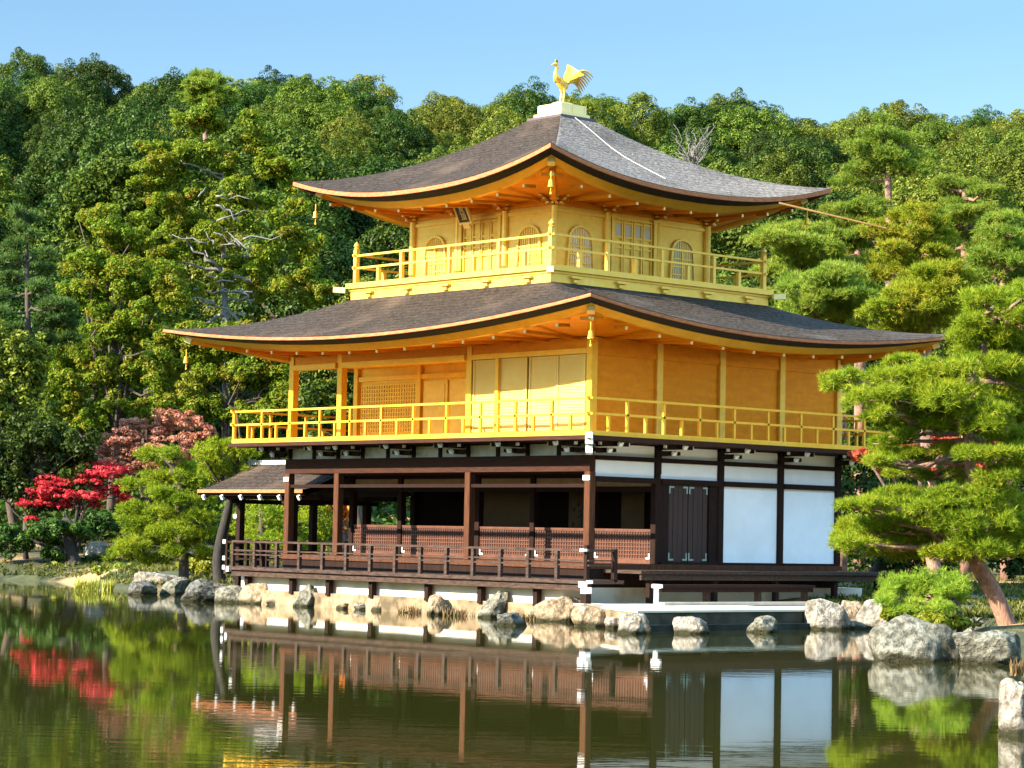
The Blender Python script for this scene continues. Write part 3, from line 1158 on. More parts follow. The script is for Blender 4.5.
SHOJI_E = mat('grey_window_paper', (.84, .79, .72), .85)
SHOJI_S = GOLD_SOFT
for side in (0, 1):
    SHOJI = SHOJI_S if side == 0 else SHOJI_E
    # horizontal rails
    for a0, a1 in ((-H3 + .1, -H3 / 3 - .1), (-H3 / 3 + .1, H3 / 3 - .1), (H3 / 3 + .1, H3 - .1)):
        for o1, z0, z1 in ((.05, 9.70, 9.78), (.05, 8.24, 8.32), (.06, 9.86, 10.03)):
            mb = MB()
            box3(mb, side, a0, a1, .001, o1, z0, z1)
            P(mb, 'rail_beam', GOLD_BOUNCE if z0 > 9.8 else GOLD_SOFT)
    # bracket clusters over the columns
    for a in cols:
        mb = MB()
        for k, (w, z, o_) in enumerate(((.30, 9.89, .12), (.50, 9.97, .24), (.66, 10.04, .36))):
            p0 = loc3(side, a - w / 2, .06 + o_ * .55, z)
            p1 = loc3(side, a + w / 2, .06 + o_ * .55, z)
            mb.bar(p0, p1, .08, .06)
            mb.bar(loc3(side, a, .02, z - .02), loc3(side, a, o_ + .12, z), .09, .055)
        bo = P(mb, 'bracket_cluster', GOLD_BOUNCE)
        for k, (w, z, o_) in enumerate(((.30, 9.89, .12), (.50, 9.97, .24), (.66, 10.04, .36))):
            mb = MB()
            mb.bar(loc3(side, a, o_ + .121, z + .01), loc3(side, a, o_ + .16, z + .0), .07, .045)
            P(mb, 'bracket_tip', GOLD_PALE, bo)
            for sgn in (-1, 1):
                mb = MB()
                mb.bar(loc3(side, a + sgn * (w / 2 + .001), .06 + o_ * .55, z), loc3(side, a + sgn * (w / 2 + .03), .06 + o_ * .55, z), .07, .05)
                P(mb, 'bracket_tip', GOLD_PALE, bo)
    # arched windows
    for ac in (-H3 * 2 / 3, H3 * 2 / 3):
        hw, zb_, zs, zt_ = .36, 8.33, 9.02, 9.38
        def arch(w, dz, n=9):
            pts = [(-w - .05, zb_)]
            for i in range(n + 1):
                t = math.pi * (1 - i / n)
                pts.append((w * math.cos(t), zs + (zt_ - zs + dz) * math.sin(t) ** .8))
            pts.append((w + .05, zb_))
            return pts
        outer, inner = arch(hw + .06, .06), arch(hw, 0)
        mb = MB()
        nn = len(outer)
        vs = [loc3(side, ac + p[0], .06, p[1]) for p in outer] + [loc3(side, ac + p[0], .06, p[1]) for p in inner]
        vs += [loc3(side, ac + p[0], .0, p[1]) for p in outer] + [loc3(side, ac + p[0], .0, p[1]) for p in inner]
        fs = []
        for i in range(nn - 1):
            fs += [(i, i + 1, nn + i + 1, nn + i), (i, 2 * nn + i, 2 * nn + i + 1, i + 1), (nn + i, nn + i + 1, 3 * nn + i + 1, 3 * nn + i)]
        mb.add(vs, fs)
        wf = P(mb, 'arched_window', GOLD_SOFT)
        mb = MB()
        vs = [loc3(side, ac + p[0], .006, p[1]) for p in inner]
        mb.add(vs, [tuple(range(len(vs)))])
        P(mb, 'window_paper', SHOJI, wf)
        mb = MB()
        for i in range(9):
            a = -hw + .04 + (2 * hw - .08) * i / 8
            ztop = zs + (zt_ - zs) * max(0, 1 - (a / hw) ** 2) ** .4 - .01
            box3(mb, side, ac + a - .012, ac + a + .012, .008, .026, zb_, ztop)
        for z in (8.52, 8.72, 8.92):
            box3(mb, side, ac - hw, ac + hw, .009, .034, z - .02, z + .02)
        box3(mb, side, ac - .03, ac + .03, .007, .045, zb_, zs + .1)
        P(mb, 'window_lattice', GOLD_SOFT, wf)
    # centre doors: four narrow panelled leaves
    for a in (-.74, .74):
        mb = MB()
        box3(mb, side, a - .05, a + .05, .001, .10, 8.321, 9.74)
        box3(mb, side, a - .10, a + .10, .001, .13, 9.738, 9.80)
        P(mb, 'door_frame', GOLD_SOFT)
    for i in range(4):
        a0 = -.68 + .34 * i + .012
        a1 = a0 + .316
        mb = MB()
        box3(mb, side, a0, a1, .001, .012, 8.321, 9.69)
        box3(mb, side, a0, a0 + .045, .013, .05, 8.321, 9.69)
        box3(mb, side, a1 - .045, a1, .013, .05, 8.321, 9.69)
        for z in (8.33, 8.78, 9.0, 9.14, 9.26, 9.62):
            box3(mb, side, a0 + .046, a1 - .046, .013, .042, z, z + .05)
        do = P(mb, 'door', GOLD_SOFT)
        mb = MB()
        box3(mb, side, a0 + .05, a1 - .05, .0125, .02, 9.32, 9.61)
        P(mb, 'window_paper', SHOJI, do)

# name plaque under the south eave
mb = MB()
pc = np.array([C3X - .12, C3Y - H3 - .55, 9.92])
pr = np.array([1, 0, 0.0])
pn = np.array([0, -math.cos(R(28)), -math.sin(R(28))])
pu = np.array([0, -math.sin(R(28)), math.cos(R(28))])


def pl(a, b_, o_):
    return pc + pr * a + pu * b_ + pn * o_


def plbox(mb, a0, a1, b0, b1, o0, o1):
    vs = [pl(a0, b0, o0), pl(a1, b0, o0), pl(a1, b1, o0), pl(a0, b1, o0), pl(a0, b0, o1), pl(a1, b0, o1), pl(a1, b1, o1), pl(a0, b1, o1)]
    mb.add(vs, [(3, 2, 1, 0), (4, 5, 6, 7), (0, 1, 5, 4), (1, 2, 6, 5), (2, 3, 7, 6), (3, 0, 4, 7)])


plbox(mb, -.21, .21, -.33, .33, 0, .03)
pq = P(mb, 'name_plaque', mat('plaque_black', (.03, .026, .016), .5))
mb = MB()
for a0, a1, b0, b1 in ((-.24, -.20, -.38, .38), (.20, .24, -.38, .38), (-.20, .20, .33, .38), (-.20, .20, -.38, -.33)):
    plbox(mb, a0, a1, b0, b1, -.01, .06)
plbox(mb, -.12, .12, -.50, -.381, .0, .05)
P(mb, 'plaque_frame', GOLD_PALE, pq)
for i, ch in enumerate('究竟頂'):
    cu = bpy.data.curves.new('plaque_character', 'FONT')
    cu.body = ch
    cu.size = .2
    cu.align_x = 'CENTER'
    cu.align_y = 'CENTER'
    cu.extrude = .003
    cu.materials.append(GOLD_PALE)
    tob = bpy.data.objects.new('plaque_character', cu)
    COL.objects.link(tob)
    bpy.context.view_layer.update()
    tme = bpy.data.meshes.new_from_object(tob.evaluated_get(bpy.context.evaluated_depsgraph_get()))
    bpy.data.objects.remove(tob)
    to = bpy.data.objects.new('plaque_character', tme)
    COL.objects.link(to)
    to.parent = pq
    p = pl(0, .2 - .2 * i, .035)
    to.matrix_local = Matrix(((pr[0], pu[0], pn[0], p[0]), (pr[1], pu[1], pn[1], p[1]), (pr[2], pu[2], pn[2], p[2]), (0, 0, 0, 1)))

# roof pedestal, cable, gilded pole
mb = MB()
mb.box(C3X - .63, C3X + .63, C3Y - .63, C3Y + .63, 12.36, 12.56)
P(mb, 'pedestal_base', COPPER_DARK)
mb = MB()
mb.box(C3X - .51, C3X + .51, C3Y - .51, C3Y + .51, 12.562, 12.66)
mb.box(C3X - .42, C3X + .42, C3Y - .42, C3Y + .42, 12.662, 12.90)
for t in (-.42, 0, .42):
    mb.box(C3X + t - .03, C3X + t + .03, C3Y - .432, C3Y - .421, 12.665, 12.89)
    mb.box(C3X + .421, C3X + .432, C3Y + t - .03, C3Y + t + .03, 12.665, 12.89)
mb.box(C3X - .18, C3X + .18, C3Y - .18, C3Y + .18, 12.902, 12.98)
P(mb, 'pedestal', GOLD_PALE)
pts = []
for i in range(24):
    t = i / 23
    x = C3X + .60 + t * 3.3
    tt = 1 - (x - C3X - .6) / (4.88 - .6)
    z = 10.25 + (12.52 - 10.25) * (.62 * tt + .38 * tt * tt)
    pts.append((x, 4.05 + .05 * math.sin(t * 9), z + .03))
mb = MB()
mb.tube(pts, .010, 6)
P(mb, 'lightning_cable', CABLE)
mb = MB()
mb.tube([(.2, 6.0, 10.08), (2.4, 7.4, 9.43)], [.03, .018], 8)
P(mb, 'gilded_pole', noisy('bamboo_pole', (.17, .09, .02), (.25, .14, .035), nscale=3, rough=.5, bump=0))


# ------------------------------------------------------------------ wind bells
def bell(x, y, z, label):
    t = thing('wind_bell', (x, y, z), label, 'bell', 'bells hanging from the roof corners')
    mb = MB()
    mb.lathe((x, y, z), [(.075, 0), (.064, .03), (.056, .10), (.042, .16), (.012, .19)], 12)
    mb.build('bell_body', GOLD, t, smooth_=False)
    mb = MB()
    mb.tube([(x, y, z + .19), (x, y, z + .36)], .012, 6)
    mb.build('hook', GOLD, t)
    mb = MB()
    mb.tube([(x, y, z - .12), (x, y, z + .02)], .01, 6)
    mb.box(x - .025, x + .025, y - .004, y + .004, z - .17, z - .121)
    mb.build('clapper', GOLD, t)


bell(C3X - 4.45, C3Y - 4.45, 9.93, 'small gold bell hanging from the south west corner of the upper roof')
bell(C3X + 4.45, C3Y - 4.45, 9.93, 'small gold bell under the near corner of the upper roof')
bell(C3X + 4.45, C3Y + 4.45, 9.93, 'small gold bell under the far right corner of the upper roof')
bell(BD2[0] + .45, BD2[2] + .45, 6.2, 'small gold bell hanging from the left corner of the middle roof')
bell(BD2[1] - .42, BD2[2] + .42, 6.15, 'small pale gold bell under the near corner of the middle roof')

# ------------------------------------------------------------------ phoenix
PZ = 12.98
ph = thing('phoenix_statue', (C3X, C3Y, PZ), 'gilded bronze phoenix with raised wings and fanned tail standing on the roof pedestal', 'statue')
mb = MB()
mb.ell((C3X, C3Y - .02, PZ + .50), (.11, .22, .14), 12, 8, Matrix.Rotation(R(-28), 3, 'X'))
neck = [(C3X, C3Y - .14, PZ + .56), (C3X, C3Y - .24, PZ + .66), (C3X, C3Y - .24, PZ + .78), (C3X, C3Y - .20, PZ + .88), (C3X, C3Y - .22, PZ + .96)]
mb.tube(neck, [.10, .075, .05, .045, .05], 10)
mb.ell((C3X, C3Y - .25, PZ + .97), (.05, .085, .055), 10, 6)
mb.tube([(C3X, C3Y - .31, PZ + .97), (C3X, C3Y - .40, PZ + .94)], [.03, .005], 6)
mb.build('body', GOLD_SOFT, ph, smooth_=True)
mb = MB()
for k in range(4):
    a = R(55 + 30 * k)
    p0 = (C3X, C3Y - .24 + .02 * k, PZ + 1.01)
    mb.bar(p0, (C3X, p0[1] + .11 * math.cos(a), p0[2] + .10 * math.sin(a)), .015, .035)
mb.build('crest', GOLD_SOFT, ph)
for sx in (-1, 1):
    mb = MB()
    for k in range(8):
        t = k / 7
        root = np.array([C3X + sx * (.08 + .10 * t), C3Y - .06 + .08 * t, PZ + .56 + .02 * t])
        tip = root + np.array([sx * (.12 + .26 * t), .06 + .12 * t, .42 - .30 * t])
        mid = (root + tip) / 2 + np.array([sx * .05, 0, .02])
        mb.bar(root, mid, .07, .014, (0, 1, .2))
        mb.bar(mid, tip, .055, .012, (0, 1, .2))
    mb.build('wing', GOLD, ph)
mb = MB()
for k in range(8):
    t = (k - 3.5) / 3.5
    pts = []
    for i in range(9):
        q_ = i / 8
        pts.append((C3X + t * .22 * q_, C3Y + .14 + .74 * q_, PZ + .48 + (.62 + .16 * t) * math.sin(q_ * 2.05) * .62 - .26 * q_ * q_ + .10 * t * q_))
    mb.tube(pts, [.02, .024, .027, .03, .031, .03, .028, .022, .006], 6)
mb.build('tail', GOLD_SOFT, ph, smooth_=True)
for sx in (-1, 1):
    mb = MB()
    mb.tube([(C3X + sx * .055, C3Y - .0, PZ + .45), (C3X + sx * .055, C3Y + .02, PZ + .26), (C3X + sx * .055, C3Y - .02, PZ + .02)], [.05, .026, .022], 8)
    for a in (-.06, 0, .06):
        mb.bar((C3X + sx * .055, C3Y - .02, PZ + .014), (C3X + sx * .055 + a, C3Y - .12, PZ + .014), .02, .024)
    mb.build('leg', GOLD_SOFT, ph)

# ------------------------------------------------------------------ fishing porch on the west side
fp = thing('fishing_porch', (-13.8, 2.4, .4), 'small open timber porch with gabled bark roof over the water beside the pavilion', 'porch')
mb = MB()
xa, xb = -16.2, -11.42
yr, zr, ze, hw = 2.4, 3.74, 2.97, 1.85
prof = []
for i in range(-10, 11):
    t = abs(i) / 10
    prof.append((yr + hw * i / 10, ze + (zr - ze) * (1 - t) ** 1.35))
top = []
for xx in (xa, xa + .03, xb):
    top.append([(xx, y, z) for y, z in prof])
mb.rings(top, closed=False)
mb.f = [tuple(reversed(f)) for f in mb.f]
rf = mb.build('roof', SHINGLE, fp, smooth_=False)
mb = MB()
low = [[(xx, y, z - .16) for y, z in prof] for xx in (xa, xb)]
mb.rings(low, closed=False)
mb.build('underside', WOOD, rf)
mb = MB()
n_ = len(prof)
for i in range(n_ - 1):
    mb.add([(xa, prof[i][0], prof[i][1]), (xa, prof[i + 1][0], prof[i + 1][1]), (xa, prof[i + 1][0], prof[i + 1][1] - .16), (xa, prof[i][0], prof[i][1] - .16)], [(0, 1, 2, 3)])
for y, sg in ((prof[0][0], -1), (prof[-1][0], 1)):
    mb.box(xa, xb, y - .02 * (sg < 0), y + .02 * (sg > 0), ze - .09, ze - .002)
mb.build('eave_edge', BARK_EDGE, rf)
mb = MB()
mb.box(xa - .05, xb, yr - .09, yr + .09, zr - .03, zr + .09)
mb.box(xa - .12, xa - .052, yr - .10, yr + .10, zr - .16, zr + .12)
mb.build('ridge_cap', noisy('ridge_grey', (.33, .32, .31), (.45, .44, .42), nscale=4, rough=.7, bump=.1), rf)
for i in range(6):
    x = xa + .3 + (xb - xa - .45) * i / 5
    mb = MB()
    mb.bar((x, yr - hw + .03, ze - .19), (x, yr, zr - .26), .07, .08)
    ro = mb.build('rafter', WOOD, rf)
    mb = MB()
    mb.bar((x, yr - hw - .035, ze - .23), (x, yr - hw + .025, ze - .195), .085, .12)
    mb.build('rafter_tip', TIP, rf)
for x in (-15.0, -12.6):
    for y in (1.15, 3.65):
        mb = MB()
        mb.box(x - .09, x + .09, y - .09, y + .09, -.5, 2.85)
        mb.build('column', WOOD, fp, bevel=.01)
mb = MB()
for y in (1.15, 3.65):
    mb.box(-15.6, -11.4, y - .07, y + .07, 2.72, 2.845)
for x in (-15.0, -12.6):
    mb.box(x - .065, x + .065, .8, 4.0, 2.6, 2.715)
mb.build('beam', WOOD, fp)
mb = MB()
mb.box(-15.3, -11.4, .85, 3.95, .82, .91)
mb.box(-15.3, -15.18, .85, 3.95, .68, .818)
mb.build('floor', WOOD_GREY, fp)
mb = MB()
for z, h in ((1.58, .06), (1.33, .045), (1.12, .045)):
    mb.box(-15.2, -12.2, .87, .93, z - h, z)
    mb.box(-15.24, -15.18, .935, 3.9, z - h + .002, z + .002)
    mb.box(-15.2, -12.2, 3.87, 3.93, z - h, z)
pr_ = mb.build('railing', WOOD, fp)
for x, y in ((-15.21, .9), (-14.3, .9), (-13.4, .9), (-12.25, .9), (-15.21, 1.9), (-15.21, 2.9), (-15.21, 3.9), (-13.8, 3.9), (-12.4, 3.9)):
    mb = MB()
    mb.box(x - .045, x + .045, y - .045, y + .045, .911, 1.62)
    mb.build('railing_post', WOOD, pr_)
mb = MB()
for z in (1.56, 1.11, .86):
    mb.box(-15.36, -15.25, .84, .95, z - .06, z + .05)
mb.box(-15.16, -15.02, 1.02, 1.058, 2.2, 2.3)
mb.build('white_end_cap', TIP, fp)

# ------------------------------------------------------------------ east terrace (landing)
te = thing('stone_terrace', (3, 0, 0), 'pale stone terrace with shade-darkened steps down to the pond', 'terrace')
def prism(mb, poly, z0, z1):
    n = len(poly)
    vs = [(x, y, z0) for x, y in poly] + [(x, y, z1) for x, y in poly]
    mb.add(vs, [tuple(range(n - 1, -1, -1)), tuple(range(n, 2 * n))] + [(k, (k + 1) % n, n + (k + 1) % n, n + k) for k in range(n)])


mb = MB()
prism(mb, [(.91, -1.30), (5.06, -3.45), (5.06, 2.2), (.91, 2.2)], .375, .42)
mb.box(.11, 4.4, 2.205, 9.2, .2, .40)
mb.build('paving', STONE_SLAB, te)
mb = MB()
prism(mb, [(.92, -1.27), (4.9, -3.34), (4.9, 2.19), (.92, 2.19)], -.5, .374)
mb.build('core', FOOTING, te)
mb = MB()
mb.box(4.905, 5.03, -3.38, 2.2, -.5, .374)
mb.build('retaining_wall', STONE_SHADE, te)
mb = MB()
mb.box(5.032, 5.26, -3.3, 2.2, -.5, .13)
mb.build('step', noisy('shade_dark_step', (.02, .022, .017), (.05, .05, .04), nscale=2, rough=.9, bump=.2, spec=.1), te)  # step colour darkened for the shade on its east face
mb = MB()
mb.box(2.3, 2.62, -.2, 5.3, .421, .49)
mb.build('foundation_slab', noisy('slab_grey', (.30, .28, .23), (.42, .38, .31), nscale=3, rough=.9, bump=.2), te)

# ------------------------------------------------------------------ foliage generators
def unit(a):
    return a / (np.linalg.norm(a, axis=-1, keepdims=True) + 1e-9)


def leaf_cards(rng, pos, nrm, size, aspect=.55):
    """one rhombic leaf per position, facing nrm"""
    n = len(pos)
    t = unit(np.cross(nrm, rng.normal(size=(n, 3))))
    b_ = np.cross(nrm, t)
    s = (size * rng.uniform(.6, 1.35, n))[:, None]
    v = np.stack([pos - t * s, pos - b_ * s * aspect + nrm * s * .15, pos + t * s, pos + b_ * s * aspect + nrm * s * .15], 1).reshape(-1, 3)
    f = np.arange(n * 4).reshape(-1, 4)
    return v, f


def crown_lobes(rng, R_, H_, nl, flat=.55, inner=.25, skirt=.0):
    """clump centres over a dome of radius R_ and height H_, centre at the dome's base"""
    out = []
    while len(out) < nl:
        d = rng.normal(size=3)
        d /= np.linalg.norm(d)
        if d[2] < -.35 - skirt:
            continue
        k = rng.uniform(inner, 1) ** .4
        k *= 1 + .10 * math.sin(3 * math.atan2(d[1], d[0]) + R_ * 7) + .07 * math.sin(5 * d[2] + 4 * d[0] + R_ * 3) + rng.normal() * .03
        out.append((d[0] * R_ * k, d[1] * R_ * k, d[2] * H_ * k * (1 if d[2] > 0 else flat)))
    return np.array(out)


def puff(rng, centers, radii, per, size, squash=.8, up=.35, jitter=.38, shell=.6, aspect=.55):
    n = len(centers) * per
    c = np.repeat(centers, per, 0)
    r = np.repeat(radii, per)[:, None]
    d = unit(rng.normal(size=(n, 3)) + np.array([0, 0, up]))
    k = rng.uniform(shell, 1.0, (n, 1))
    p = c + d * r * k * np.array([1, 1, squash])
    nr = unit(d + rng.normal(size=(n, 3)) * jitter + np.array([0, 0, .25]))
    return leaf_cards(rng, p, nr, size, aspect)


def broadleaf_crown(seed, R_, H_, nl, per, size, lobe):
    rng = np.random.default_rng(seed)
    c = crown_lobes(rng, R_, H_, nl, inner=.62)
    rad = rng.uniform(.7, 1.35, nl) * lobe
    return puff(rng, c, rad, per, size, squash=.85, up=.55, jitter=.3, shell=.72)


def needle_tufts(rng, pos, dirs, L_, w, blades, spread=.75):
    n = len(pos)
    p = np.repeat(pos, blades, 0)
    d = unit(np.repeat(dirs, blades, 0) + rng.normal(size=(n * blades, 3)) * spread)
    ln = (L_ * rng.uniform(.7, 1.2, n * blades))[:, None]
    t = unit(np.cross(d, rng.normal(size=d.shape))) * w
    v = np.stack([p - t, p + t, p + d * ln + t * .15], 1).reshape(-1, 3)
    return v, np.arange(n * blades * 3).reshape(-1, 3)


def pine_pad(rng, c, rx, ry, h, ntuft, L_, w, blades, sub=9, axis=None):
    """a layered pine branch: several low domes of upward tufts"""
    ax = GR if axis is None else axis
    ay = np.array([-ax[1], ax[0], 0])
    vs, ps, ds = [], [], []
    for k in range(sub):
        a, q_ = rng.uniform(0, 2 * math.pi), math.sqrt(rng.uniform(0, 1))
        cc = np.array(c) + ax * math.cos(a) * q_ * rx * .8 + ay * math.sin(a) * q_ * ry * .8 + np.array([0, 0, rng.uniform(-.35, .35) * h])
        rr = rng.uniform(.30, .55)
        m_ = max(6, ntuft // sub)
        d = unit(rng.normal(size=(m_, 3)) * np.array([1, 1, .7]) + np.array([0, 0, .45]))
        k_ = rng.uniform(.45, 1, (m_, 1))
        off = (ax[None] * d[:, :1] * rx * rr + ay[None] * d[:, 1:2] * ry * rr) * k_
        off[:, 2] += d[:, 2] * h * .55 * k_[:, 0]
        ps.append(cc + off)
        dd = ax[None] * d[:, :1] + ay[None] * d[:, 1:2]
        dd[:, 2] = np.abs(d[:, 2]) * .8 + .55
        ds.append(unit(dd))
    return needle_tufts(rng, np.concatenate(ps), np.concatenate(ds), L_, w, blades)


def merge(parts):
    vs, fs, o = [], [], 0
    for v, f in parts:
        vs.append(v)
        fs.append(f + o)
        o += len(v)
    return np.concatenate(vs), np.concatenate(fs)


def limb(mb, p0, p1, r0, r1, rng, wob=.12, n=5, sides=6):
    p0, p1 = np.array(p0, float), np.array(p1, float)
    ln = np.linalg.norm(p1 - p0)
    pts = []
    for i in range(n + 1):
        t = i / n
        p = p0 + (p1 - p0) * t
        if 0 < i < n:
            p = p + rng.normal(size=3) * wob * ln * .25
        pts.append(p)
    mb.tube(pts, [r0 + (r1 - r0) * i / n for i in range(n + 1)], sides)
    return pts


# leaf materials
LEAF_DARK = leafmat('leaf_dark_evergreen', [(0.018, 0.040, 0.006), (0.039, 0.073, 0.010), (0.074, 0.114, 0.014)], .2, .3, .012)
LEAF_MID = leafmat('leaf_mid_green', [(0.044, 0.077, 0.009), (0.094, 0.137, 0.013), (0.166, 0.199, 0.021)], .22, .25, .012)
LEAF_OLIVE = leafmat('leaf_olive', [(0.062, 0.090, 0.009), (0.124, 0.157, 0.015), (0.210, 0.221, 0.026)], .22, .25, .012)
LEAF_LIME = leafmat('leaf_yellow_green', [(0.127, 0.175, 0.011), (0.218, 0.258, 0.015), (0.322, 0.309, 0.022)], .4, .2, .015)
LEAF_AUT = leafmat('leaf_turning', [(.08, .15, .010), (.11, .19, .011), (.14, .23, .012), (.17, .26, .014), (.19, .28, .015), (.21, .29, .016), (.24, .30, .018), (.27, .30, .019), (.29, .28, .02), (.36, .21, .025)], .42, .10, .01)
LEAF_RED = leafmat('leaf_scarlet', [(.26, .010, .012), (.50, .022, .026), (.68, .05, .05), (.78, .14, .12)], .4, .1, .01)
LEAF_PINK = leafmat('leaf_faded_red', [(.34, .11, .065), (.52, .20, .13), (.66, .33, .22)], .4, .1, .01)
LEAF_ORANGE = leafmat('leaf_orange', [(.5, .13, .02), (.75, .26, .04), (.8, .4, .08)], .4, .1, .01)
LEAF_RUST = leafmat('leaf_rust_red', [(.24, .04, .018), (.40, .075, .026), (.50, .15, .05)], .4, .1, .01)
NEEDLE = leafmat('pine_needle', [(.12, .19, .010), (.22, .31, .014), (.33, .40, .020), (.46, .43, .03)], .4, .1, .01)
NEEDLE_FAR = leafmat('pine_needle_far', [(.11, .19, .018), (.19, .28, .026), (.27, .35, .036), (.36, .36, .05)], .45, .12, .01)
NEEDLE_SOFT = leafmat('young_pine_needle', [(.16, .27, .02), (.27, .40, .03), (.38, .50, .05), (.46, .5, .06)], .45, .1, .01)
NEEDLE_BLUE = leafmat('fir_needle', [(0.052, 0.103, 0.022), (0.098, 0.160, 0.034), (0.149, 0.216, 0.049)], .35, .1, .01)
NEEDLE_GOLD = leafmat('pine_needle_yellowing', [(0.127, 0.196, 0.009), (0.218, 0.288, 0.013), (0.333, 0.350, 0.019), (0.506, 0.350, 0.038)], .4, .1, .01)
BARK = noisy('tree_bark', (.05, .035, .025), (.11, .08, .058), scale=(6, 6, 1.5), nscale=3, rough=.9, bump=.5, bdist=.03)
BARK_PALE = noisy('pale_bark', (.13, .12, .105), (.27, .25, .225), scale=(5, 5, 1.5), nscale=3, rough=.9, bump=.3, bdist=.02)
BARK_RED = noisy('pine_bark', (.20, .10, .065), (.40, .22, .15), scale=(7, 7, 2), nscale=3.5, rough=.9, bump=.8, bdist=.04, extra=((.10, .07, .06), 3, .5, .65))
BARK_BLACK = noisy('damp_bark', (.018, .014, .012), (.04, .032, .026), scale=(6, 6, 1.5), nscale=3, rough=.9, bump=.4, bdist=.03)


def with_mat(o, mt):
    o.material_slots[0].link = 'OBJECT'
    o.material_slots[0].material = mt


# ---- forest on the hillside: prototypes copied
PROTO = []
for i, (R_, H_, nl, per, sz, lb) in enumerate(((3.3, 4.0, 340, 130, .072, .46), (3.8, 4.2, 430, 130, .072, .48), (2.9, 4.9, 340, 130, .070, .44),
                                                (4.0, 3.7, 430, 132, .074, .50), (2.6, 4.1, 260, 130, .070, .42), (3.5, 4.5, 390, 130, .072, .46))):
    v, f = broadleaf_crown(40 + i, R_, H_, nl, per, sz, lb)
    v[:, 2] += 4.2
    me = np_mesh('crown', v, f, LEAF_MID)
    rng = np.random.default_rng(90 + i)
    mb = MB()
    mb.tube([(0, 0, -1.2), (.1, 0, 2), (0, .1, 5.2)], [.28, .22, .12], 7)
    for k in range(5):
        a = rng.uniform(0, 6.28)
        limb(mb, (0, 0, 2.6 + .4 * k), (math.cos(a) * R_ * .7, math.sin(a) * R_ * .7, 4.6 + .6 * k), .10, .03, rng, sides=5)
    tm = bpy.data.meshes.new('trunk')
    tm.from_pydata(mb.v, [], mb.f)
    tm.materials.append(BARK)
    tm.update()
    PROTO.append((me, tm, R_, H_))

HILL_LABEL = {
    'dark': (LEAF_DARK, 'dark green round-crowned broadleaf tree in the forest covering the hillside', 'dark green forest trees on the hillside'),
    'mid': (LEAF_MID, 'mid green round-crowned broadleaf tree in the forest covering the hillside', 'mid green forest trees on the hillside'),
    'olive': (LEAF_OLIVE, 'olive toned round-crowned broadleaf tree in the forest covering the hillside', 'olive toned forest trees on the hillside'),
    'lime': (LEAF_LIME, 'bright yellow-green broadleaf tree in the forest covering the hillside', 'yellow-green forest trees on the hillside'),
}


def hill_tree(x, y, z, sc, rot, kind, pi, sz=1.0):
    cm, tm, R_, H_ = PROTO[pi]
    mt, lab, grp = HILL_LABEL[kind]
    t = thing('forest_tree', (x, y, z), lab, 'tree', grp)
    t.rotation_euler = (0, 0, rot)
    t.scale = (sc, sc, sc * sz)
    o = bpy.data.objects.new('crown', cm)
    COL.objects.link(o)
    o.parent = t
    with_mat(o, mt)
    o = bpy.data.objects.new('trunk', tm)
    COL.objects.link(o)
    o.parent = t


rnd = random.Random(11)
row = 0
d = 106.0
while d < 214:
    half = .215 * d + 7
    step = 5.8 if d < 150 else 4.7
    s = -half + rnd.uniform(0, step)
    while s < half:
        ss, dd = s + rnd.uniform(-1.6, 1.6), d + rnd.uniform(-2.2, 2.2)
        u = 512 + ss / dd * F_PX
        z = float(ground_h(ss, dd))
        p = rnd.random()
        if u < 120: kind = 'dark' if p < .75 else 'mid'
        elif u < 330: kind = 'dark' if p < .3 else ('mid' if p < .75 else 'olive')
        elif u < 560: kind = 'dark' if p < .35 else ('mid' if p < .6 else 'olive')
        elif u < 840: kind = 'dark' if p < .34 else ('mid' if p < .62 else ('olive' if p < .9 else 'lime'))
        else: kind = 'olive' if p < .35 else ('mid' if p < .85 else 'dark')
        sc = rnd.choice((rnd.uniform(.62, .9), rnd.uniform(.9, 1.15), rnd.uniform(1.1, 1.4)))
        if dd > 150:
            sc = rnd.uniform(.78, 1.0)
        x, y = sd_xy(ss, dd)
        hollow = abs(u - 985) < 34 and dd < 135
        if not hollow:
            hill_tree(x, y, z - .4, sc, rnd.uniform(0, 6.28), kind, rnd.randrange(len(PROTO)), rnd.uniform(.88, 1.1))
        s += step * rnd.uniform(.8, 1.2)
    d += 7.4 if d < 150 else 6.4
    row += 1

# undergrowth filling the forest floor
rng = np.random.default_rng(5)
n = 60000
dd = 94 + 110 * rng.uniform(0, 1, n) ** 1.4
ss = rng.uniform(-1, 1, n) * (.22 * dd + 8)
zz = ground_h(ss, dd)
pos = np.stack([CAM[0] + GR[0] * ss + GF[0] * dd, CAM[1] + GR[1] * ss + GF[1] * dd, zz + rng.uniform(0, 1.1, n)], 1)
v, f = leaf_cards(rng, pos, unit(rng.normal(size=(n, 3)) + np.array([0, 0, 1.2])), .2)
o = link('undergrowth', np_mesh('undergrowth', v, f, LEAF_DARK))
tag(o, 'low dark undergrowth between the trunks on the hillside', 'undergrowth', kind='stuff')


# ---- individual trees
def tree_at(name, u, D, label, cat='tree', group=None, dz=0.0):
    p = at(u, 500, D)
    z = gz(p[0], p[1]) + dz
    return thing(name, (p[0], p[1], z), label, cat, group), np.array([p[0], p[1], z])


def add_np(name, vf, mt, parent):
    v, f = vf
    me = np_mesh(name, v, f, mt)
    return link(name, me, parent)


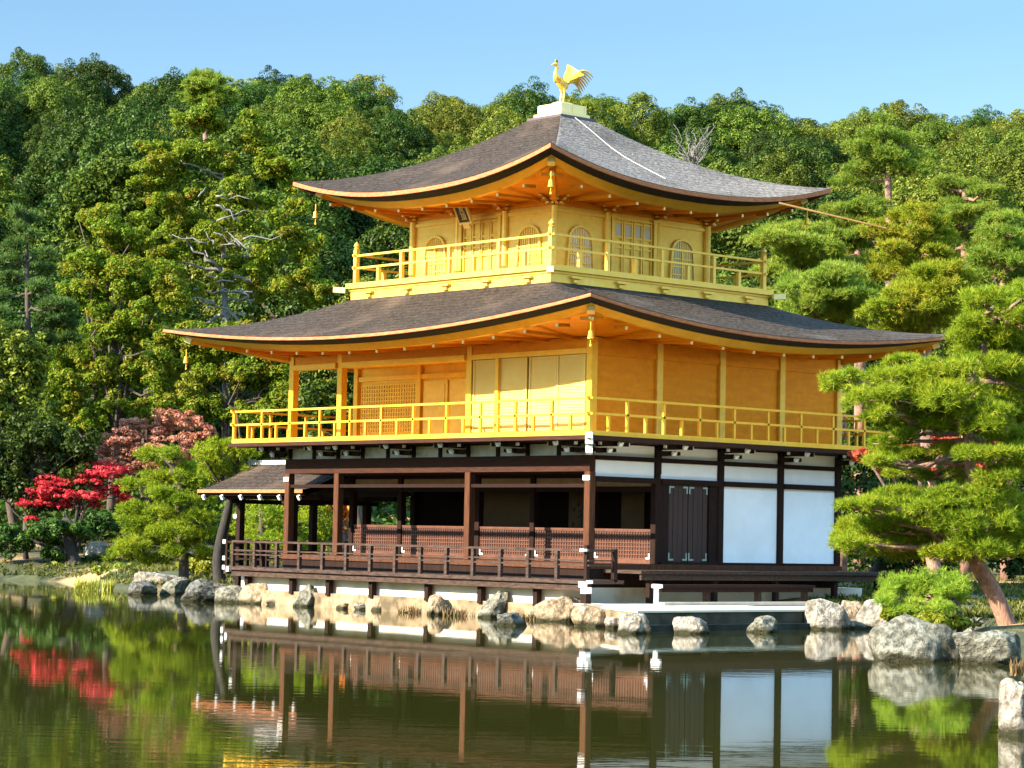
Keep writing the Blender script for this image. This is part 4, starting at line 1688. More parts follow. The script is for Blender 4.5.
def px_lobe_tree(name, D, base_u, lobes, label, leaf, bark, seed, per=260, size=.13, trunk_r=.2, cat='tree', group=None, depth=.9, density=1.0, bare=0.0, trunk=True, lean=None, sub=18, squash=.8):
    """tree whose crown lobes are given as (u, v, half width px, half height px) at depth D"""
    rng = np.random.default_rng(seed)
    t, b0 = tree_at(name, base_u, D, label, cat, group)
    sc = D / F_PX
    parts = []
    ends = []
    for (u, v, hw, hh) in lobes:
        dd = D + rng.uniform(-1, 1) * depth * hw * sc
        c = at(u, v, dd)
        ends.append(c)
        nl = max(5, int(sub * density))
        dirs = unit(rng.normal(size=(nl, 3)))
        k = rng.uniform(.45, 1, (nl, 1))
        off = GR[None] * dirs[:, :1] * hw * sc * k + GF[None] * dirs[:, 1:2] * hw * sc * .8 * k
        off[:, 2] += dirs[:, 2] * hh * sc * k[:, 0]
        rad = rng.uniform(.22, .44, nl) * min(hw, hh) * sc + .10
        parts.append(puff(rng, c + off, rad, per // nl + 8, size, squash=squash))
    add_np('crown', merge(parts), leaf, t)
    if trunk:
        mb = MB()
        cen = np.mean(ends, 0)
        top = b0 + (cen - b0) * .8
        if lean is not None:
            top = at(lean[0], lean[1], D)
        pts = limb(mb, b0 - np.array([0, 0, .4]), top, trunk_r, trunk_r * .5, rng, .06, 5, 8)
        for e in (ends if len(ends) < 16 else [ends[q_] for q_ in rng.choice(len(ends), 14, replace=False)]):
            i = rng.integers(2, len(pts))
            limb(mb, pts[i], e, trunk_r * .38, trunk_r * .1, rng, .2, 5, 6)
        mb.build('trunk', bark, t, smooth_=True)
    return t


def fill(rng, u0, u1, v0, v1, n, hw, hh):
    return [(rng.uniform(u0, u1), rng.uniform(v0, v1), hw * rng.uniform(.7, 1.2), hh * rng.uniform(.7, 1.2)) for _ in range(n)]


def poly_fill(rng, outline, n, hw, hh):
    """n lobes inside a list of (v, u_left, u_right) rows"""
    out = []
    vs = [r[0] for r in outline]
    for _ in range(n):
        v = rng.uniform(vs[0], vs[-1])
        l_ = np.interp(v, vs, [r[1] for r in outline])
        r_ = np.interp(v, vs, [r[2] for r in outline])
        out.append((rng.uniform(l_, r_), v, hw * rng.uniform(.7, 1.25), hh * rng.uniform(.7, 1.25)))
    return out


r0 = np.random.default_rng(21)
# big turning trees behind the left of the pavilion
px_lobe_tree('autumn_tree', 97, 110, poly_fill(r0, [(215, 95, 150), (260, 70, 175), (330, 55, 190), (420, 50, 190)], 95, 16, 12),
             'tall yellow-green tree with scattered orange leaves at the left of the hillside', LEAF_AUT, BARK, 31, per=1100, size=.058, trunk_r=.2)
px_lobe_tree('autumn_tree', 101, 75, poly_fill(r0, [(160, 95, 130), (210, 70, 165), (270, 60, 170)], 62, 16, 12),
             'mid green tree with few orange leaves standing above the yellow-green one at left', LEAF_MID, BARK, 32, per=620, size=.08, trunk_r=.2)
t = px_lobe_tree('pale_limbed_tree', 100, 226, poly_fill(r0, [(108, 175, 235), (140, 150, 285), (190, 140, 300), (250, 150, 320), (300, 160, 330)], 95, 14, 9),
                 'thin-crowned tree with bare whitish limbs and orange-tinged leaves left of the upper roof', LEAF_AUT, BARK, 33, per=1100, size=.058, trunk=False)
rng = np.random.default_rng(77)
mb = MB()
b0 = np.array([t.location.x, t.location.y, t.location.z - .5])
DT = 100.1
stem = [b0, at(226, 330, DT), at(224, 270, DT), at(222, 215, DT), at(223, 170, DT)]
mb.tube(stem, [.16, .14, .11, .07, .03], 8)
for (a, e, r_) in (((224, 270), (190, 245), .10), ((224, 272), (182, 262), .09), ((223, 262), (262, 252), .10), ((222, 225), (268, 205), .11), ((222, 222), (170, 224), .09),
                   ((222, 200), (240, 188), .08), ((222, 206), (208, 200), .07), ((223, 180), (180, 158), .06), ((223, 175), (200, 170), .05), ((225, 300), (255, 300), .09),
                   ((226, 315), (196, 325), .09), ((226, 310), (250, 330), .08), ((262, 252), (285, 260), .05), ((182, 262), (168, 270), .04), ((190, 245), (180, 232), .04)):
    limb(mb, at(*a, DT), at(*e, DT - rng.uniform(-.4, .6)), r_, r_ * .35, rng, .22, 6, 6)
for k in range(26):
    a = rng.uniform(0, 1)
    e0 = at(223 + rng.uniform(-30, 30), 190 + 125 * a, 98.9)
    e1 = e0 + GR * rng.uniform(-1.6, 1.6) + np.array([0, 0, rng.uniform(-.3, .7)])
    limb(mb, e0, e1, .045, .015, rng, .25, 5, 5)
mb.build('trunk', BARK_PALE, t, smooth_=True)
px_lobe_tree('autumn_tree', 94, 225, poly_fill(r0, [(330, 160, 240), (375, 150, 300), (420, 160, 330)], 70, 15, 11),
             'leafy green tree with bare twigs just above the left balcony rail', LEAF_AUT, BARK, 34, per=1100, size=.058, trunk_r=.16)
px_lobe_tree('evergreen_tree', 92, 360, poly_fill(r0, [(350, 320, 400), (400, 300, 420), (450, 300, 420)], 26, 22, 18),
             'dark green tree seen through the open gold veranda', LEAF_MID, BARK, 35, per=800, size=.08, trunk_r=.22)
px_lobe_tree('evergreen_tree', 91, 15, poly_fill(r0, [(320, -20, 35), (380, -20, 45), (440, -20, 40)], 22, 20, 15),
             'bronze-tinged shrub-like tree below the blue-green conifer at the left edge', LEAF_OLIVE, BARK, 37, per=800, size=.075)
px_lobe_tree('evergreen_tree', 89.5, 30, poly_fill(r0, [(425, 10, 75), (465, -15, 100), (505, -15, 70)], 26, 20, 14),
             'dark glossy evergreen spreading behind the scarlet maple', LEAF_DARK, BARK_BLACK, 38, per=760, size=.075, trunk_r=.12)
px_lobe_tree('waterside_tree', 87.9, 80, [(20, 535, 26, 12), (45, 528, 22, 10), (62, 540, 20, 13), (5, 545, 24, 14), (80, 528, 22, 8), (100, 520, 22, 10), (55, 552, 14, 7)],
             'dark green tree leaning over the water with a slanting black trunk', LEAF_DARK, BARK_BLACK, 39, per=1500, size=.065, lean=(64, 520), trunk_r=.3)
# maples
px_lobe_tree('maple_tree', 89, 70, [(36, 500, 14, 8), (50, 480, 16, 7), (95, 468, 20, 7), (112, 470, 16, 7), (122, 494, 12, 8), (80, 506, 22, 6), (40, 492, 16, 6), (62, 486, 17, 6), (85, 480, 20, 7), (105, 488, 18, 7), (75, 496, 22, 6), (100, 474, 18, 6), (118, 484, 12, 9), (30, 503, 13, 5), (58, 503, 16, 5), (90, 497, 20, 5), (32, 520, 5, 6)],
             'bright scarlet maple over the left bank', LEAF_RED, BARK_BLACK, 41, per=400, size=.055, squash=.4, trunk_r=.10, lean=(78, 505))
px_lobe_tree('maple_tree', 92, 150, [(132, 424, 18, 7), (165, 416, 20, 7), (190, 418, 14, 8), (205, 430, 10, 10), (105, 450, 14, 8), (128, 470, 20, 8), (125, 436, 18, 9), (150, 432, 24, 10), (178, 424, 22, 10), (195, 440, 14, 14), (140, 452, 26, 10), (170, 446, 24, 10), (115, 462, 18, 6), (150, 466, 22, 8), (185, 460, 16, 9), (110, 440, 10, 6)],
             'faded pinkish red maple behind the clipped pine', LEAF_PINK, BARK, 42, per=520, size=.06, squash=.5, trunk_r=.08)
px_lobe_tree('maple_tree', 84, 345, [(344, 520, 9, 14), (352, 500, 8, 10), (334, 505, 10, 8)], 'small orange maple glimpsed through the ground floor veranda', LEAF_ORANGE, BARK, 43, per=300, size=.08)
px_lobe_tree('maple_tree', 57, 935, [(862, 456, 10, 5), (888, 470, 13, 4), (925, 472, 12, 4), (948, 440, 14, 5), (985, 468, 14, 6), (1005, 440, 12, 8), (905, 448, 14, 5)],
             'rust red maple showing through the gaps of the big pine on the right', LEAF_RUST, BARK_RED, 44, per=700, size=.06, squash=.6)
px_lobe_tree('evergreen_tree', 76, 860, poly_fill(r0, [(440, 840, 1040), (500, 840, 1040), (560, 840, 1040)], 40, 24, 18),
             'dark shady evergreen at the right rear corner of the pavilion', LEAF_DARK, BARK_BLACK, 45, per=620, size=.08)
# bare grey tree on the right hill
t, b0 = tree_at('bare_tree', 694, 128, 'leafless grey tree among the rounded crowns right of the phoenix')
rng = np.random.default_rng(8)
mb = MB()
base = at(694, 172, 124)
mb.tube([b0 + np.array([0, 0, -.5]), base, at(692, 150, 124)], [.14, .10, .05], 6)
for k in range(34):
    e = at(694 + rng.uniform(-26, 26), 122 + rng.uniform(0, 34), 124 + rng.uniform(-1, 1))
    limb(mb, at(693, 178 - rng.uniform(0, 24), 124), e, .04, .012, rng, .25, 6, 5)
mb.build('trunk', noisy('dead_bark', (.10, .09, .08), (.22, .20, .18), nscale=4, rough=.9), t)


# ---- pines
def pine(name, D, base, stem, pads, label, needle, bark, seed, L_=.16, w=.012, blades=9, dens=60, trunk_r=(.2, .06), group=None, cat='pine tree', depth=1.0, branch_r=.06, n_side=8, hf=2.1):
    """base (u, v), stem list of (u, v), pads list of (u, v, half width px, half height px)"""
    rng = np.random.default_rng(seed)
    p = at(base[0], base[1], D)
    z = gz(p[0], p[1])
    t = thing(name, (p[0], p[1], z), label, cat, group)
    sc = D / F_PX
    mb = MB()
    st = [np.array([p[0], p[1], min(z, p[2]) - .4])] + [at(u, v, D) for u, v in stem]
    # smooth the stem
    fine = []
    for i in range(len(st) - 1):
        for k in range(4):
            fine.append(st[i] + (st[i + 1] - st[i]) * k / 4)
    fine.append(st[-1])
    fine = [fine[0]] + [(fine[i - 1] + 2 * fine[i] + fine[i + 1]) / 4 for i in range(1, len(fine) - 1)] + [fine[-1]]
    nf = len(fine)
    mb.tube(fine, [trunk_r[0] + (trunk_r[1] - trunk_r[0]) * (i / (nf - 1)) for i in range(nf)], n_side)
    parts = []
    for pd in pads:
        u, v, hw, hh = pd[:4]
        dd = D + (pd[4] if len(pd) > 4 else rng.uniform(-1, 1) * depth)
        c = at(u, v, dd)
        rx, h = hw * sc, hh * sc * hf
        ry = max(rx * .75, .4)
        area = math.pi * rx * ry
        nt = int(dens * area * 2.2) + 30
        parts.append(pine_pad(rng, c, rx, ry, h, nt, L_, w, blades, sub=max(5, int(7 + rx * 5))))
        # branch to the nearest stem point that lies lower
        dist = [np.linalg.norm(q_ - c) + (2 if q_[2] > c[2] + .2 else 0) for q_ in fine[2:]]
        q_ = fine[2 + int(np.argmin(dist))]
        e = c - np.array([0, 0, h * .25])
        limb(mb, q_, e, branch_r, branch_r * .35, rng, .14, 5, 6)
        for k in range(3):
            limb(mb, e + (q_ - e) * rng.uniform(.1, .4), e + GR * rng.uniform(-.7, .7) * rx + GF * rng.uniform(-.6, .6) * ry, branch_r * .45, branch_r * .15, rng, .2, 4, 5)
    mb.build('trunk', bark, t, smooth_=True)
    add_np('crown', merge(parts), needle, t)
    return t


pine('garden_pine', 73.5, (184, 580), [(184, 560), (181, 540), (178, 515), (182, 490), (172, 465), (160, 455)],
     [(158, 458, 22, 9), (138, 486, 22, 8), (165, 478, 26, 8), (190, 484, 20, 9), (143, 512, 26, 8), (140, 527, 30, 8), (165, 518, 22, 8), (187, 518, 18, 9), (205, 500, 18, 7),
      (135, 548, 26, 9), (160, 541, 24, 8), (185, 543, 22, 8), (208, 535, 20, 8), (150, 560, 18, 5), (210, 556, 20, 9), (195, 470, 16, 7), (120, 556, 14, 7), (175, 455, 18, 7, -.8), (178, 500, 24, 8, -.9), (170, 530, 24, 8, -.9), (160, 492, 20, 7, -.8), (185, 478, 16, 7, -.7), (200, 520, 20, 8, -.7), (175, 552, 20, 6, -.8)],
     'clipped bright green garden pine with layered pads on the left rocks', NEEDLE, BARK, 51, L_=.12, w=.010, blades=9, dens=170, trunk_r=(.17, .05), hf=1.75, depth=.7)
pine('leaning_pine', 70, (222, 590), [(218, 560), (222, 535), (228, 512), (230, 500)], [(220, 470, 24, 8), (240, 452, 26, 8), (215, 450, 22, 8), (238, 475, 20, 6), (206, 458, 14, 7)],
     'slender pine with an orange-brown upper trunk leaning beside the porch', NEEDLE, BARK_BLACK, 52, L_=.12, w=.010, blades=9, dens=150, trunk_r=(.20, .10), depth=.5)
pine('bushy_pine', 84, (262, 570), [(262, 545), (262, 520), (260, 490)], [(262, 515, 24, 10), (285, 525, 24, 10), (250, 535, 22, 10), (275, 548, 28, 10), (310, 520, 22, 12), (320, 540, 24, 10), (240, 555, 20, 10), (300, 552, 24, 8), (330, 515, 14, 12), (235, 515, 18, 9), (275, 498, 26, 8), (305, 498, 22, 8)],
     'bright green pine filling the view behind the fishing porch', NEEDLE, BARK, 53, L_=.14, w=.012, blades=8, dens=100)

FIR = [(26 + k % 3 * 5 - 5 + (1 if k % 2 else -1) * (4 + k * 1.9), 212 + k * 8.5, 7 + k * 1.15, 5) for k in range(17)]
pine('fir_tree', 93, (28, 560), [(28, 440), (28, 330), (27, 260), (26, 208)], FIR,
     'blue-green feathery conifer at the left edge of the picture', NEEDLE_BLUE, BARK, 36, L_=.26, w=.02, blades=9, dens=70, trunk_r=(.2, .04), depth=.8, hf=1.8)
pine('ridge_pine', 150, (206, 200), [(206, 150), (205, 110), (204, 82)], [(205, 76, 14, 4), (195, 84, 14, 4), (216, 82, 14, 4), (204, 90, 20, 5), (222, 92, 14, 4), (190, 95, 16, 4), (208, 100, 22, 5), (226, 102, 12, 4)],
     'flat-topped pine standing above the skyline left of the upper roof', NEEDLE_FAR, BARK_RED, 37, L_=.34, w=.03, blades=9, dens=30, trunk_r=(.25, .08), depth=.8, hf=1.5)

# the large pine at the right front
BIG = [(905, 378, 42, 8), (868, 388, 34, 8), (945, 372, 38, 8), (985, 370, 40, 10), (880, 402, 40, 10), (925, 396, 46, 11), (975, 398, 44, 10), (1020, 385, 34, 12), (850, 378, 20, 5), (905, 362, 22, 4),
       (920, 424, 42, 7), (965, 428, 40, 8), (1010, 420, 34, 9), (885, 442, 20, 4), (900, 458, 30, 6), (1015, 455, 24, 8),
       (995, 308, 34, 10), (988, 320, 26, 8), (1020, 322, 30, 10), (985, 335, 36, 9), (1000, 345, 30, 7), (1020, 350, 30, 9), (1015, 296, 20, 8), (985, 300, 26, 8), (992, 345, 30, 8), (1000, 362, 34, 9), (1015, 405, 30, 9), (1010, 440, 28, 9), (930, 412, 34, 8), (890, 420, 28, 6), (932, 452, 30, 5), (985, 456, 28, 6), (905, 474, 20, 4), (960, 474, 26, 5), (1012, 470, 22, 7), (880, 462, 16, 4),
       (900, 500, 34, 7), (870, 506, 20, 5), (935, 508, 46, 10), (985, 498, 42, 10), (860, 530, 30, 8), (895, 528, 44, 11), (940, 534, 48, 12), (990, 532, 44, 12), (1020, 520, 30, 12), (850, 545, 24, 7), (880, 548, 40, 9), (925, 552, 42, 8), (975, 550, 40, 8), (1020, 545, 24, 9), (840, 538, 12, 4)]
rb = np.random.default_rng(3)
BIG += [(min(u + rb.uniform(-26, 26), 1030), v + rb.uniform(-7, 7), hw * rb.uniform(.5, .8), hh * .8) for (u, v, hw, hh) in BIG if u > 865 and not (v < 380 and u < 960)]
BIG += [(955, 392, 30, 8, -1.2), (985, 410, 32, 8, -1.3), (990, 428, 26, 7, -1.2), (1000, 482, 28, 8, -1.3), (965, 500, 34, 8, -1.4), (1000, 520, 32, 10, -1.4), (965, 525, 34, 10, -1.5), (985, 548, 34, 9, -1.4)]
pine('big_pine', 45.5, (1016, 626), [(996, 596), (978, 566), (974, 545), (985, 520), (978, 490), (970, 470), (968, 440), (966, 410), (975, 380), (985, 345), (995, 315)], BIG,
     'large spreading pine with a leaning red-brown trunk on the right bank', NEEDLE, BARK_RED, 54, L_=.125, w=.0062, blades=12, dens=230, trunk_r=(.165, .06), depth=1.5, branch_r=.055)
pine('low_pine', 43.6, (960, 622), [(960, 612), (955, 600)], [(912, 586, 28, 7), (945, 582, 28, 8), (928, 596, 28, 7), (952, 600, 20, 7), (905, 602, 22, 6), (935, 609, 24, 6), (893, 590, 14, 5), (915, 613, 20, 5), (898, 611, 13, 4), (885, 600, 8, 4)],
     'low soft green pine bush spreading above the lakeside rocks at right', NEEDLE_SOFT, BARK, 55, L_=.11, w=.006, blades=12, dens=220, trunk_r=(.07, .04), depth=.5, branch_r=.03)

# background pines on the right, behind the roofs
pine('tall_pine', 118, (893, 330), [(891, 290), (890, 250), (889, 210), (888, 180), (886, 150)],
     [(880, 135, 22, 6), (900, 142, 24, 6), (868, 150, 24, 6), (890, 158, 30, 7), (915, 160, 24, 6), (862, 170, 26, 6), (905, 172, 26, 6), (850, 180, 22, 5), (925, 166, 18, 5), (885, 122, 12, 6)],
     'tall open-crowned pine with a bare reddish trunk rising right of the upper roof', NEEDLE_FAR, BARK_RED, 61, L_=.22, w=.018, blades=9, dens=55, trunk_r=(.28, .12))
BP = [(800, 262, 44, 34, 92, 'soft green pine immediately right of the upper balcony'), (858, 240, 40, 34, 96, 'soft green pine below the tall bare-trunked pine'),
      (838, 300, 56, 26, 86, 'broad green pine directly above the right end of the middle roof'), (912, 250, 40, 40, 90, 'yellow-green pine in the middle of the right-hand pines'),
      (965, 225, 40, 42, 94, 'upright pine below the dark forest hollow at right'), (1005, 262, 40, 40, 84, 'dense pine at the right edge behind the big pine'),
      (925, 300, 46, 26, 80, 'low green pine over the tip of the middle roof')]
for i, (u, v, hw, hh, D, lab) in enumerate(BP):
    rr = np.random.default_rng(200 + i)
    pads = []
    for k in range(30):
        a = k / 29
        vv = v - hh + 2.2 * hh * a
        sp = hw * (.35 + .75 * math.sqrt(a))
        pads.append((u + rr.uniform(-1, 1) * sp, vv + rr.uniform(-4, 4), hw * rr.uniform(.38, .6), 9 * rr.uniform(.8, 1.3)))
    pine('background_pine', D, (u + 4, v + 150), [(u + 2, v + 80), (u, v + 30), (u, v), (u - 1, v - hh * .8)], pads, lab, NEEDLE_FAR if i not in (3, 6) else NEEDLE_GOLD, BARK_RED, 300 + i,
         L_=.19, w=.014, blades=9, dens=95, trunk_r=(.25, .08), depth=2.2, branch_r=.08, hf=1.25)

# moss and short grass over the banks
rng = np.random.default_rng(9)
n = 52000
dd = rng.uniform(40, 100, n)
ss = np.where(rng.random(n) < .72, rng.uniform(-24, -5, n), rng.uniform(7, 18, n))
k = dd - np.interp(ss, SHORE_S, SHORE_D)
pn_ = np.sin(ss * .9 + dd * .5) + np.sin(ss * .37 - dd * .8 + 1) + rng.normal(size=n) * .5
ok = (k > .3) & (pn_ > -.6) & ~((ss < -4) & (dd < 66))
dd, ss = dd[ok], ss[ok]
zz = ground_h(ss, dd)
pos = np.stack([CAM[0] + GR[0] * ss + GF[0] * dd, CAM[1] + GR[1] * ss + GF[1] * dd, zz], 1)
MOSS = leafmat('moss_blade', [(.035, .05, .010), (.07, .09, .014), (.13, .14, .02), (.24, .20, .05)], .3, .1, .01)
o = link('ground_cover', np_mesh('ground_cover', *needle_tufts(rng, pos, np.tile(np.array([[0, 0, 1.0]]), (len(pos), 1)), .16, .03, 4), MOSS))
tag(o, 'short moss and grass covering the pond banks', 'moss', kind='stuff')

# ---- rocks


def wet_line(mm):
    """stones are dark and damp just above the water, with a little moss"""
    b = mm.node_tree.nodes['Principled BSDF']
    src = b.inputs['Base Color'].links[0].from_socket
    geo = N(mm, 'ShaderNodeNewGeometry')
    sp = N(mm, 'ShaderNodeSeparateXYZ')
    L(mm, geo.outputs['Position'], sp.inputs[0])
    no = N(mm, 'ShaderNodeTexNoise')
    no.inputs['Scale'].default_value = 5
    L(mm, geo.outputs['Position'], no.inputs['Vector'])
    ad = N(mm, 'ShaderNodeMath', operation='MULTIPLY_ADD')
    L(mm, no.outputs['Fac'], ad.inputs[0])
    ad.inputs[1].default_value = -.14
    L(mm, sp.outputs['Z'], ad.inputs[2])
    mr = N(mm, 'ShaderNodeMapRange')
    mr.inputs[1].default_value = -.03
    mr.inputs[2].default_value = .06
    mr.inputs[3].default_value = 1
    mr.inputs[4].default_value = 0
    L(mm, ad.outputs[0], mr.inputs[0])
    mx = N(mm, 'ShaderNodeMix', data_type='RGBA')
    L(mm, mr.outputs[0], mx.inputs[0])
    L(mm, src, mx.inputs[6])
    mx.inputs[7].default_value = (.045, .042, .022, 1)
    L(mm, mx.outputs[2], b.inputs['Base Color'])
    return mm


ROCK_GREY = wet_line(noisy('lichen_rock', (.10, .09, .065), (.37, .345, .26), nscale=7, detail=15, rough=.95, bump=1.0, bdist=.2, extra=((.09, .08, .05), 2.6, .50, .66), lo=.38, hi=.63, spec=.1))
ROCK_DARK = wet_line(noisy('dark_rock', (.055, .052, .043), (.21, .20, .165), nscale=7, detail=15, rough=.95, bump=1.0, bdist=.2, extra=((.26, .26, .20), 2.8, .54, .70), lo=.38, hi=.63, spec=.1))
ROCK_TAN = wet_line(noisy('tan_rock', (.20, .135, .078), (.52, .385, .24), nscale=6, detail=15, rough=.95, bump=1.0, bdist=.15, extra=((.16, .11, .065), 2.4, .52, .68), lo=.38, hi=.63, spec=.1))
ROCK_PALE = wet_line(noisy('pale_rock', (.18, .15, .11), (.54, .475, .38), nscale=7, detail=15, rough=.95, bump=1.0, bdist=.2, extra=((.13, .11, .08), 2.8, .52, .66), lo=.38, hi=.63, spec=.1))


def rock(u, vb, wpx, hpx, mt, label, seed, D=None, depth_k=.8, sharp=.62, lean=0.0, cat='rock', z0=0.0):
    """a rock whose foot line is seen at v = vb, wpx wide and hpx high"""
    p0 = at(u, vb, 1.0) - CAM
    t_ = (z0 - CAM[2]) / p0[2]
    p = CAM + p0 * t_
    if D is not None:
        p = at(u, vb, D)
    dist = float((p - CAM) @ _f)
    sc = dist / F_PX
    w, h = wpx * sc * 1.15, hpx * sc * .86
    rng = np.random.default_rng(seed)
    import bmesh
    bm = bmesh.new()
    bmesh.ops.create_icosphere(bm, subdivisions=5 if wpx > 60 else 4, radius=1)
    co = np.array([v_.co[:] for v_ in bm.verts])
    # facets: cut by random planes
    for k in range(26):
        n_ = rng.normal(size=3) * np.array([1, 1, .8])
        n_ /= np.linalg.norm(n_)
        cut = rng.uniform(.50, .86)
        dd = co @ n_
        over = np.maximum(dd - cut, 0)
        co = co - n_[None] * over[:, None] * rng.uniform(.75, 1.0)
    for fr, am in ((2.1, .10), (4.3, .07), (9.1, .045), (17, .028), (31, .016)):
        ph_ = rng.uniform(0, 6.28, (3, 3))
        kk = rng.normal(size=(3, 3))
        kk = kk / np.linalg.norm(kk, axis=1, keepdims=True) * fr
        nz = sum(np.sin(co @ kk[i] + ph_[i, 0]) for i in range(3)) / 3
        co = co * (1 + am * nz[:, None] * (sharp / .35))
    if lean == 0:
        co[:, 2] = np.where(co[:, 2] > .5, .5 + (co[:, 2] - .5) * .45, co[:, 2])
    co = co / np.array([np.abs(co[:, 0]).max(), np.abs(co[:, 1]).max(), co[:, 2].max()])
    x = co[:, 0] * w / 2 + lean * np.maximum(co[:, 2], 0) * h
    y = co[:, 1] * w / 2 * depth_k
    z = np.where(co[:, 2] > -.2, (co[:, 2] + .2) / 1.2 * h, (co[:, 2] + .2) * h * .8)
    P_ = GR[None] * x[:, None] + GF[None] * (y[:, None] + w / 2 * depth_k * .9)
    P_[:, 2] += z
    for i, v_ in enumerate(bm.verts):
        v_.co = P_[i]
    me = bpy.data.meshes.new('rock')
    bm.to_mesh(me)
    bm.free()
    me.materials.append(mt)
    o = bpy.data.objects.new('rock', me)
    COL.objects.link(o)
    o.location = (p[0], p[1], p[2] if D is not None else z0)
    return tag(o, label, cat, 'rocks along the shore')


RK = [(138, 595, 32, 17, ROCK_DARK, 'dark lichened pointed rock at the left tip of the rocky shore', .1),
      (156, 591, 54, 22, ROCK_PALE, 'wide pale flat-topped rock behind the dark pointed one', 0),
      (173, 595, 30, 21, ROCK_GREY, 'grey split rock below the garden pine trunk', 0),
      (203, 602, 44, 27, ROCK_DARK, 'broad grey-green rock left of the fishing porch', -.1),
      (230, 603, 30, 21, ROCK_GREY, 'brownish grey rock under the corner of the fishing porch', 0),
      (254, 604, 32, 24, ROCK_TAN, 'squarish tan rock at the left end of the white plinth', 0),
      (278, 605, 24, 15, ROCK_TAN, 'small rounded tan stones heap beside the grey pointed rock', 0),
      (302, 607, 27, 26, ROCK_GREY, 'grey pointed rock leaning right against the white plinth', .25),
      (322, 606, 16, 9, ROCK_PALE, 'flat pale stone at the water line right of the grey pointed rock', 0),
      (362, 610, 16, 9, ROCK_PALE, 'small pale stone just left of the second deck support', 0),
      (408, 612, 20, 11, ROCK_TAN, 'low tan stone left of the dark-sided tan rock', 0),
      (462, 615, 22, 10, ROCK_PALE, 'low pale stone just left of the tall grey rock', 0),
      (534, 620, 16, 12, ROCK_PALE, 'small pale stone left of the orange-tan boulder', 0),
      (617, 629, 22, 14, ROCK_PALE, 'low pale stone left of the whitish rounded rock', 0),
      (345, 609, 20, 8, ROCK_TAN, 'low tan rock at the water line below the left deck', 0),
      (383, 611, 24, 17, ROCK_TAN, 'tan rock under the second deck support', 0),
      (434, 615, 26, 24, ROCK_TAN, 'tan rock with a dark right side under the middle of the deck', 0),
      (491, 618, 28, 32, ROCK_GREY, 'tall grey rock leaning right under the deck', .3),
      (511, 626, 28, 16, ROCK_DARK, 'low dark rock in the water before the tall grey rock', 0),
      (558, 622, 48, 30, ROCK_TAN, 'large orange-tan boulder under the near corner of the deck', 0),
      (596, 627, 44, 26, ROCK_TAN, 'tan rock at the left end of the terrace edge', 0),
      (634, 634, 32, 24, ROCK_PALE, 'whitish rounded rock at the left of the terrace steps', 0),
      (691, 634, 34, 20, ROCK_PALE, 'square-topped pale rock standing in the water before the steps', 0),
      (767, 633, 34, 20, ROCK_GREY, 'brown-grey rock with moss standing in the water before the steps', 0),
      (826, 630, 46, 36, ROCK_PALE, 'tall whitish rock at the right end of the terrace', 0),
      (853, 629, 28, 33, ROCK_TAN, 'narrow pinkish rock behind the tall whitish rock', 0),
      (879, 630, 46, 36, ROCK_PALE, 'pinkish white craggy rock right of the tall whitish rock', 0),
      (902, 630, 26, 20, ROCK_GREY, 'small grey rock under the low pine bush', 0),
      (926, 662, 88, 54, ROCK_GREY, 'big pale lichened boulder in the pond at right', -.1),
      (998, 665, 78, 40, ROCK_GREY, 'brownish boulder below the leaning pine trunk', 0),
      (978, 640, 36, 26, ROCK_GREY, 'mossy grey rock behind the two big boulders', 0),
      (1022, 736, 36, 66, ROCK_PALE, 'rough pale rock at the lower right corner of the picture', 0)]
for i, (u, vb, w, h, mt, lab, ln) in enumerate(RK):
    rock(u, vb, w, h, mt, lab, 400 + i, lean=ln)
rock(36, 556, 44, 14, ROCK_TAN, 'sunlit ochre rock on the left bank', 450, D=92)
rock(96, 552, 26, 12, ROCK_PALE, 'pale rock lying on the bank below the scarlet maple', 451, D=90)


# ---- reeds and grass
def tufts(name, u, vb, wpx, hpx, n, mt, label, seed, cat='grass', D=None):
    p0 = at(u, vb, 1.0) - CAM
    p = CAM + p0 * (-CAM[2] / p0[2]) if D is None else at(u, vb, D)
    sc = float((p - CAM) @ _f) / F_PX
    rng = np.random.default_rng(seed)
    pos = GR[None] * rng.uniform(-.5, .5, (n, 1)) * wpx * sc + GF[None] * rng.uniform(0, .5, (n, 1)) * wpx * sc * .5
    d = unit(rng.normal(size=(n, 3)) * .22 + np.array([0, 0, 1]))
    ln = hpx * sc * rng.uniform(.5, 1.1, (n, 1))
    t_ = unit(np.cross(d, rng.normal(size=(n, 3)))) * .018
    v = np.stack([pos - t_, pos + t_, pos + d * ln], 1).reshape(-1, 3)
    o = bpy.data.objects.new(name, np_mesh(name, v, np.arange(n * 3).reshape(-1, 3), mt))
    COL.objects.link(o)
    o.location = tuple(p)
    return tag(o, label, cat)


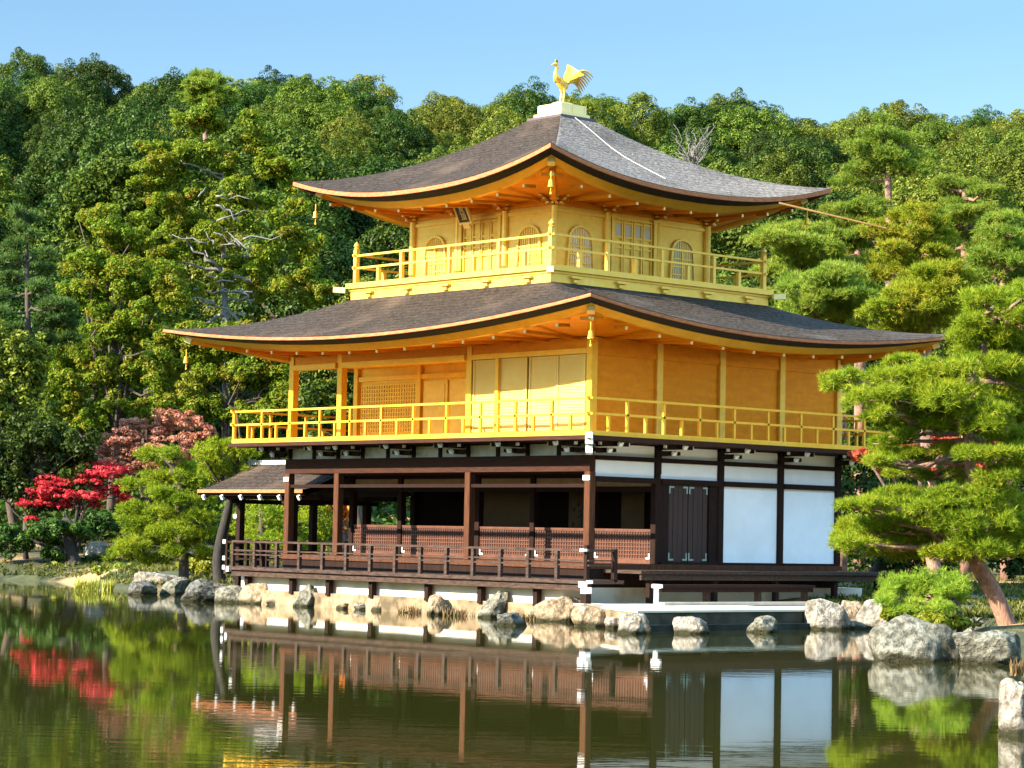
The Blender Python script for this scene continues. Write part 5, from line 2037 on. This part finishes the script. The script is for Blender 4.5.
REED = leafmat('reed_leaf', [(.28, .30, .03), (.42, .42, .05), (.5, .46, .10)], .3, .1)
DRY = leafmat('dry_grass', [(.16, .09, .04), (.28, .17, .07), (.2, .2, .05)], .2, .1)
tufts('reed_clump', 86, 591, 24, 15, 240, REED, 'larger yellow reed clump in the shallows at left', 1, 'reeds')
tufts('reed_clump', 108, 590, 12, 13, 90, REED, 'smaller yellow reed clump right of the larger one', 2, 'reeds')
tufts('reed_clump', 128, 586, 18, 8, 120, REED, 'short yellowish grass behind the dark pointed rock', 3, 'reeds')
for i, (u, vb, w) in enumerate(((322, 607, 18), (345, 608, 22), (365, 610, 14), (408, 613, 20), (455, 616, 24), (525, 620, 18))):
    tufts('dry_grass_tuft', u, vb, w, 10, 70, DRY, ['leftmost dry grass tuft at the foot of the white plinth', 'bushy dry grass tuft by the low tan rock', 'dry grass tuft left of the second deck support rock',
          'dry grass tuft under the middle of the deck', 'dry grass tuft left of the tall grey rock', 'dry grass tuft left of the orange-tan boulder'][i], 10 + i)
tufts('grass_tuft', 1004, 640, 22, 10, 160, NEEDLE, 'bright green grass tuft at the foot of the leaning pine trunk', 30, D=41)
tufts('grass_tuft', 1018, 676, 14, 18, 70, DRY, 'thin yellow grass beside the lower right rock', 31, D=30)
px_lobe_tree('shrub', 43.2, 940, [(905, 621, 16, 5), (930, 622, 18, 5), (955, 624, 14, 5), (892, 614, 8, 5)],
             'leafy green groundcover shrub tucked between the big boulders and the low pine', LEAF_LIME, BARK, 80, per=900, size=.05, cat='shrub', trunk=False)
# low shrubs on the left bank
for i, (u, v, D, hw, hh, mt, lab) in enumerate(((60, 568, 88, 16, 5, LEAF_OLIVE, 'low mossy shrub at the left water edge'), (100, 565, 88.5, 20, 8, LEAF_DARK, 'round dark shrub on the bank right of the black slanting trunk'),
                                                (120, 572, 84, 22, 6, LEAF_OLIVE, 'flat mossy cushion above the reeds'), (20, 575, 90, 22, 7, LEAF_DARK, 'dark shrub hanging over the far left shore'),
                                                (205, 566, 76, 22, 8, LEAF_LIME, 'low yellow-green shrub behind the garden pine trunk'), (900, 500, 70, 60, 40, LEAF_DARK, 'dark hedge between the pavilion and the big pine'))):
    px_lobe_tree('shrub', D, u, [(u + k * hw * .5, v, hw * .7, hh) for k in (-1, 0, 1)], lab, mt, BARK, 70 + i, per=420, size=.08, cat='shrub', trunk=False)
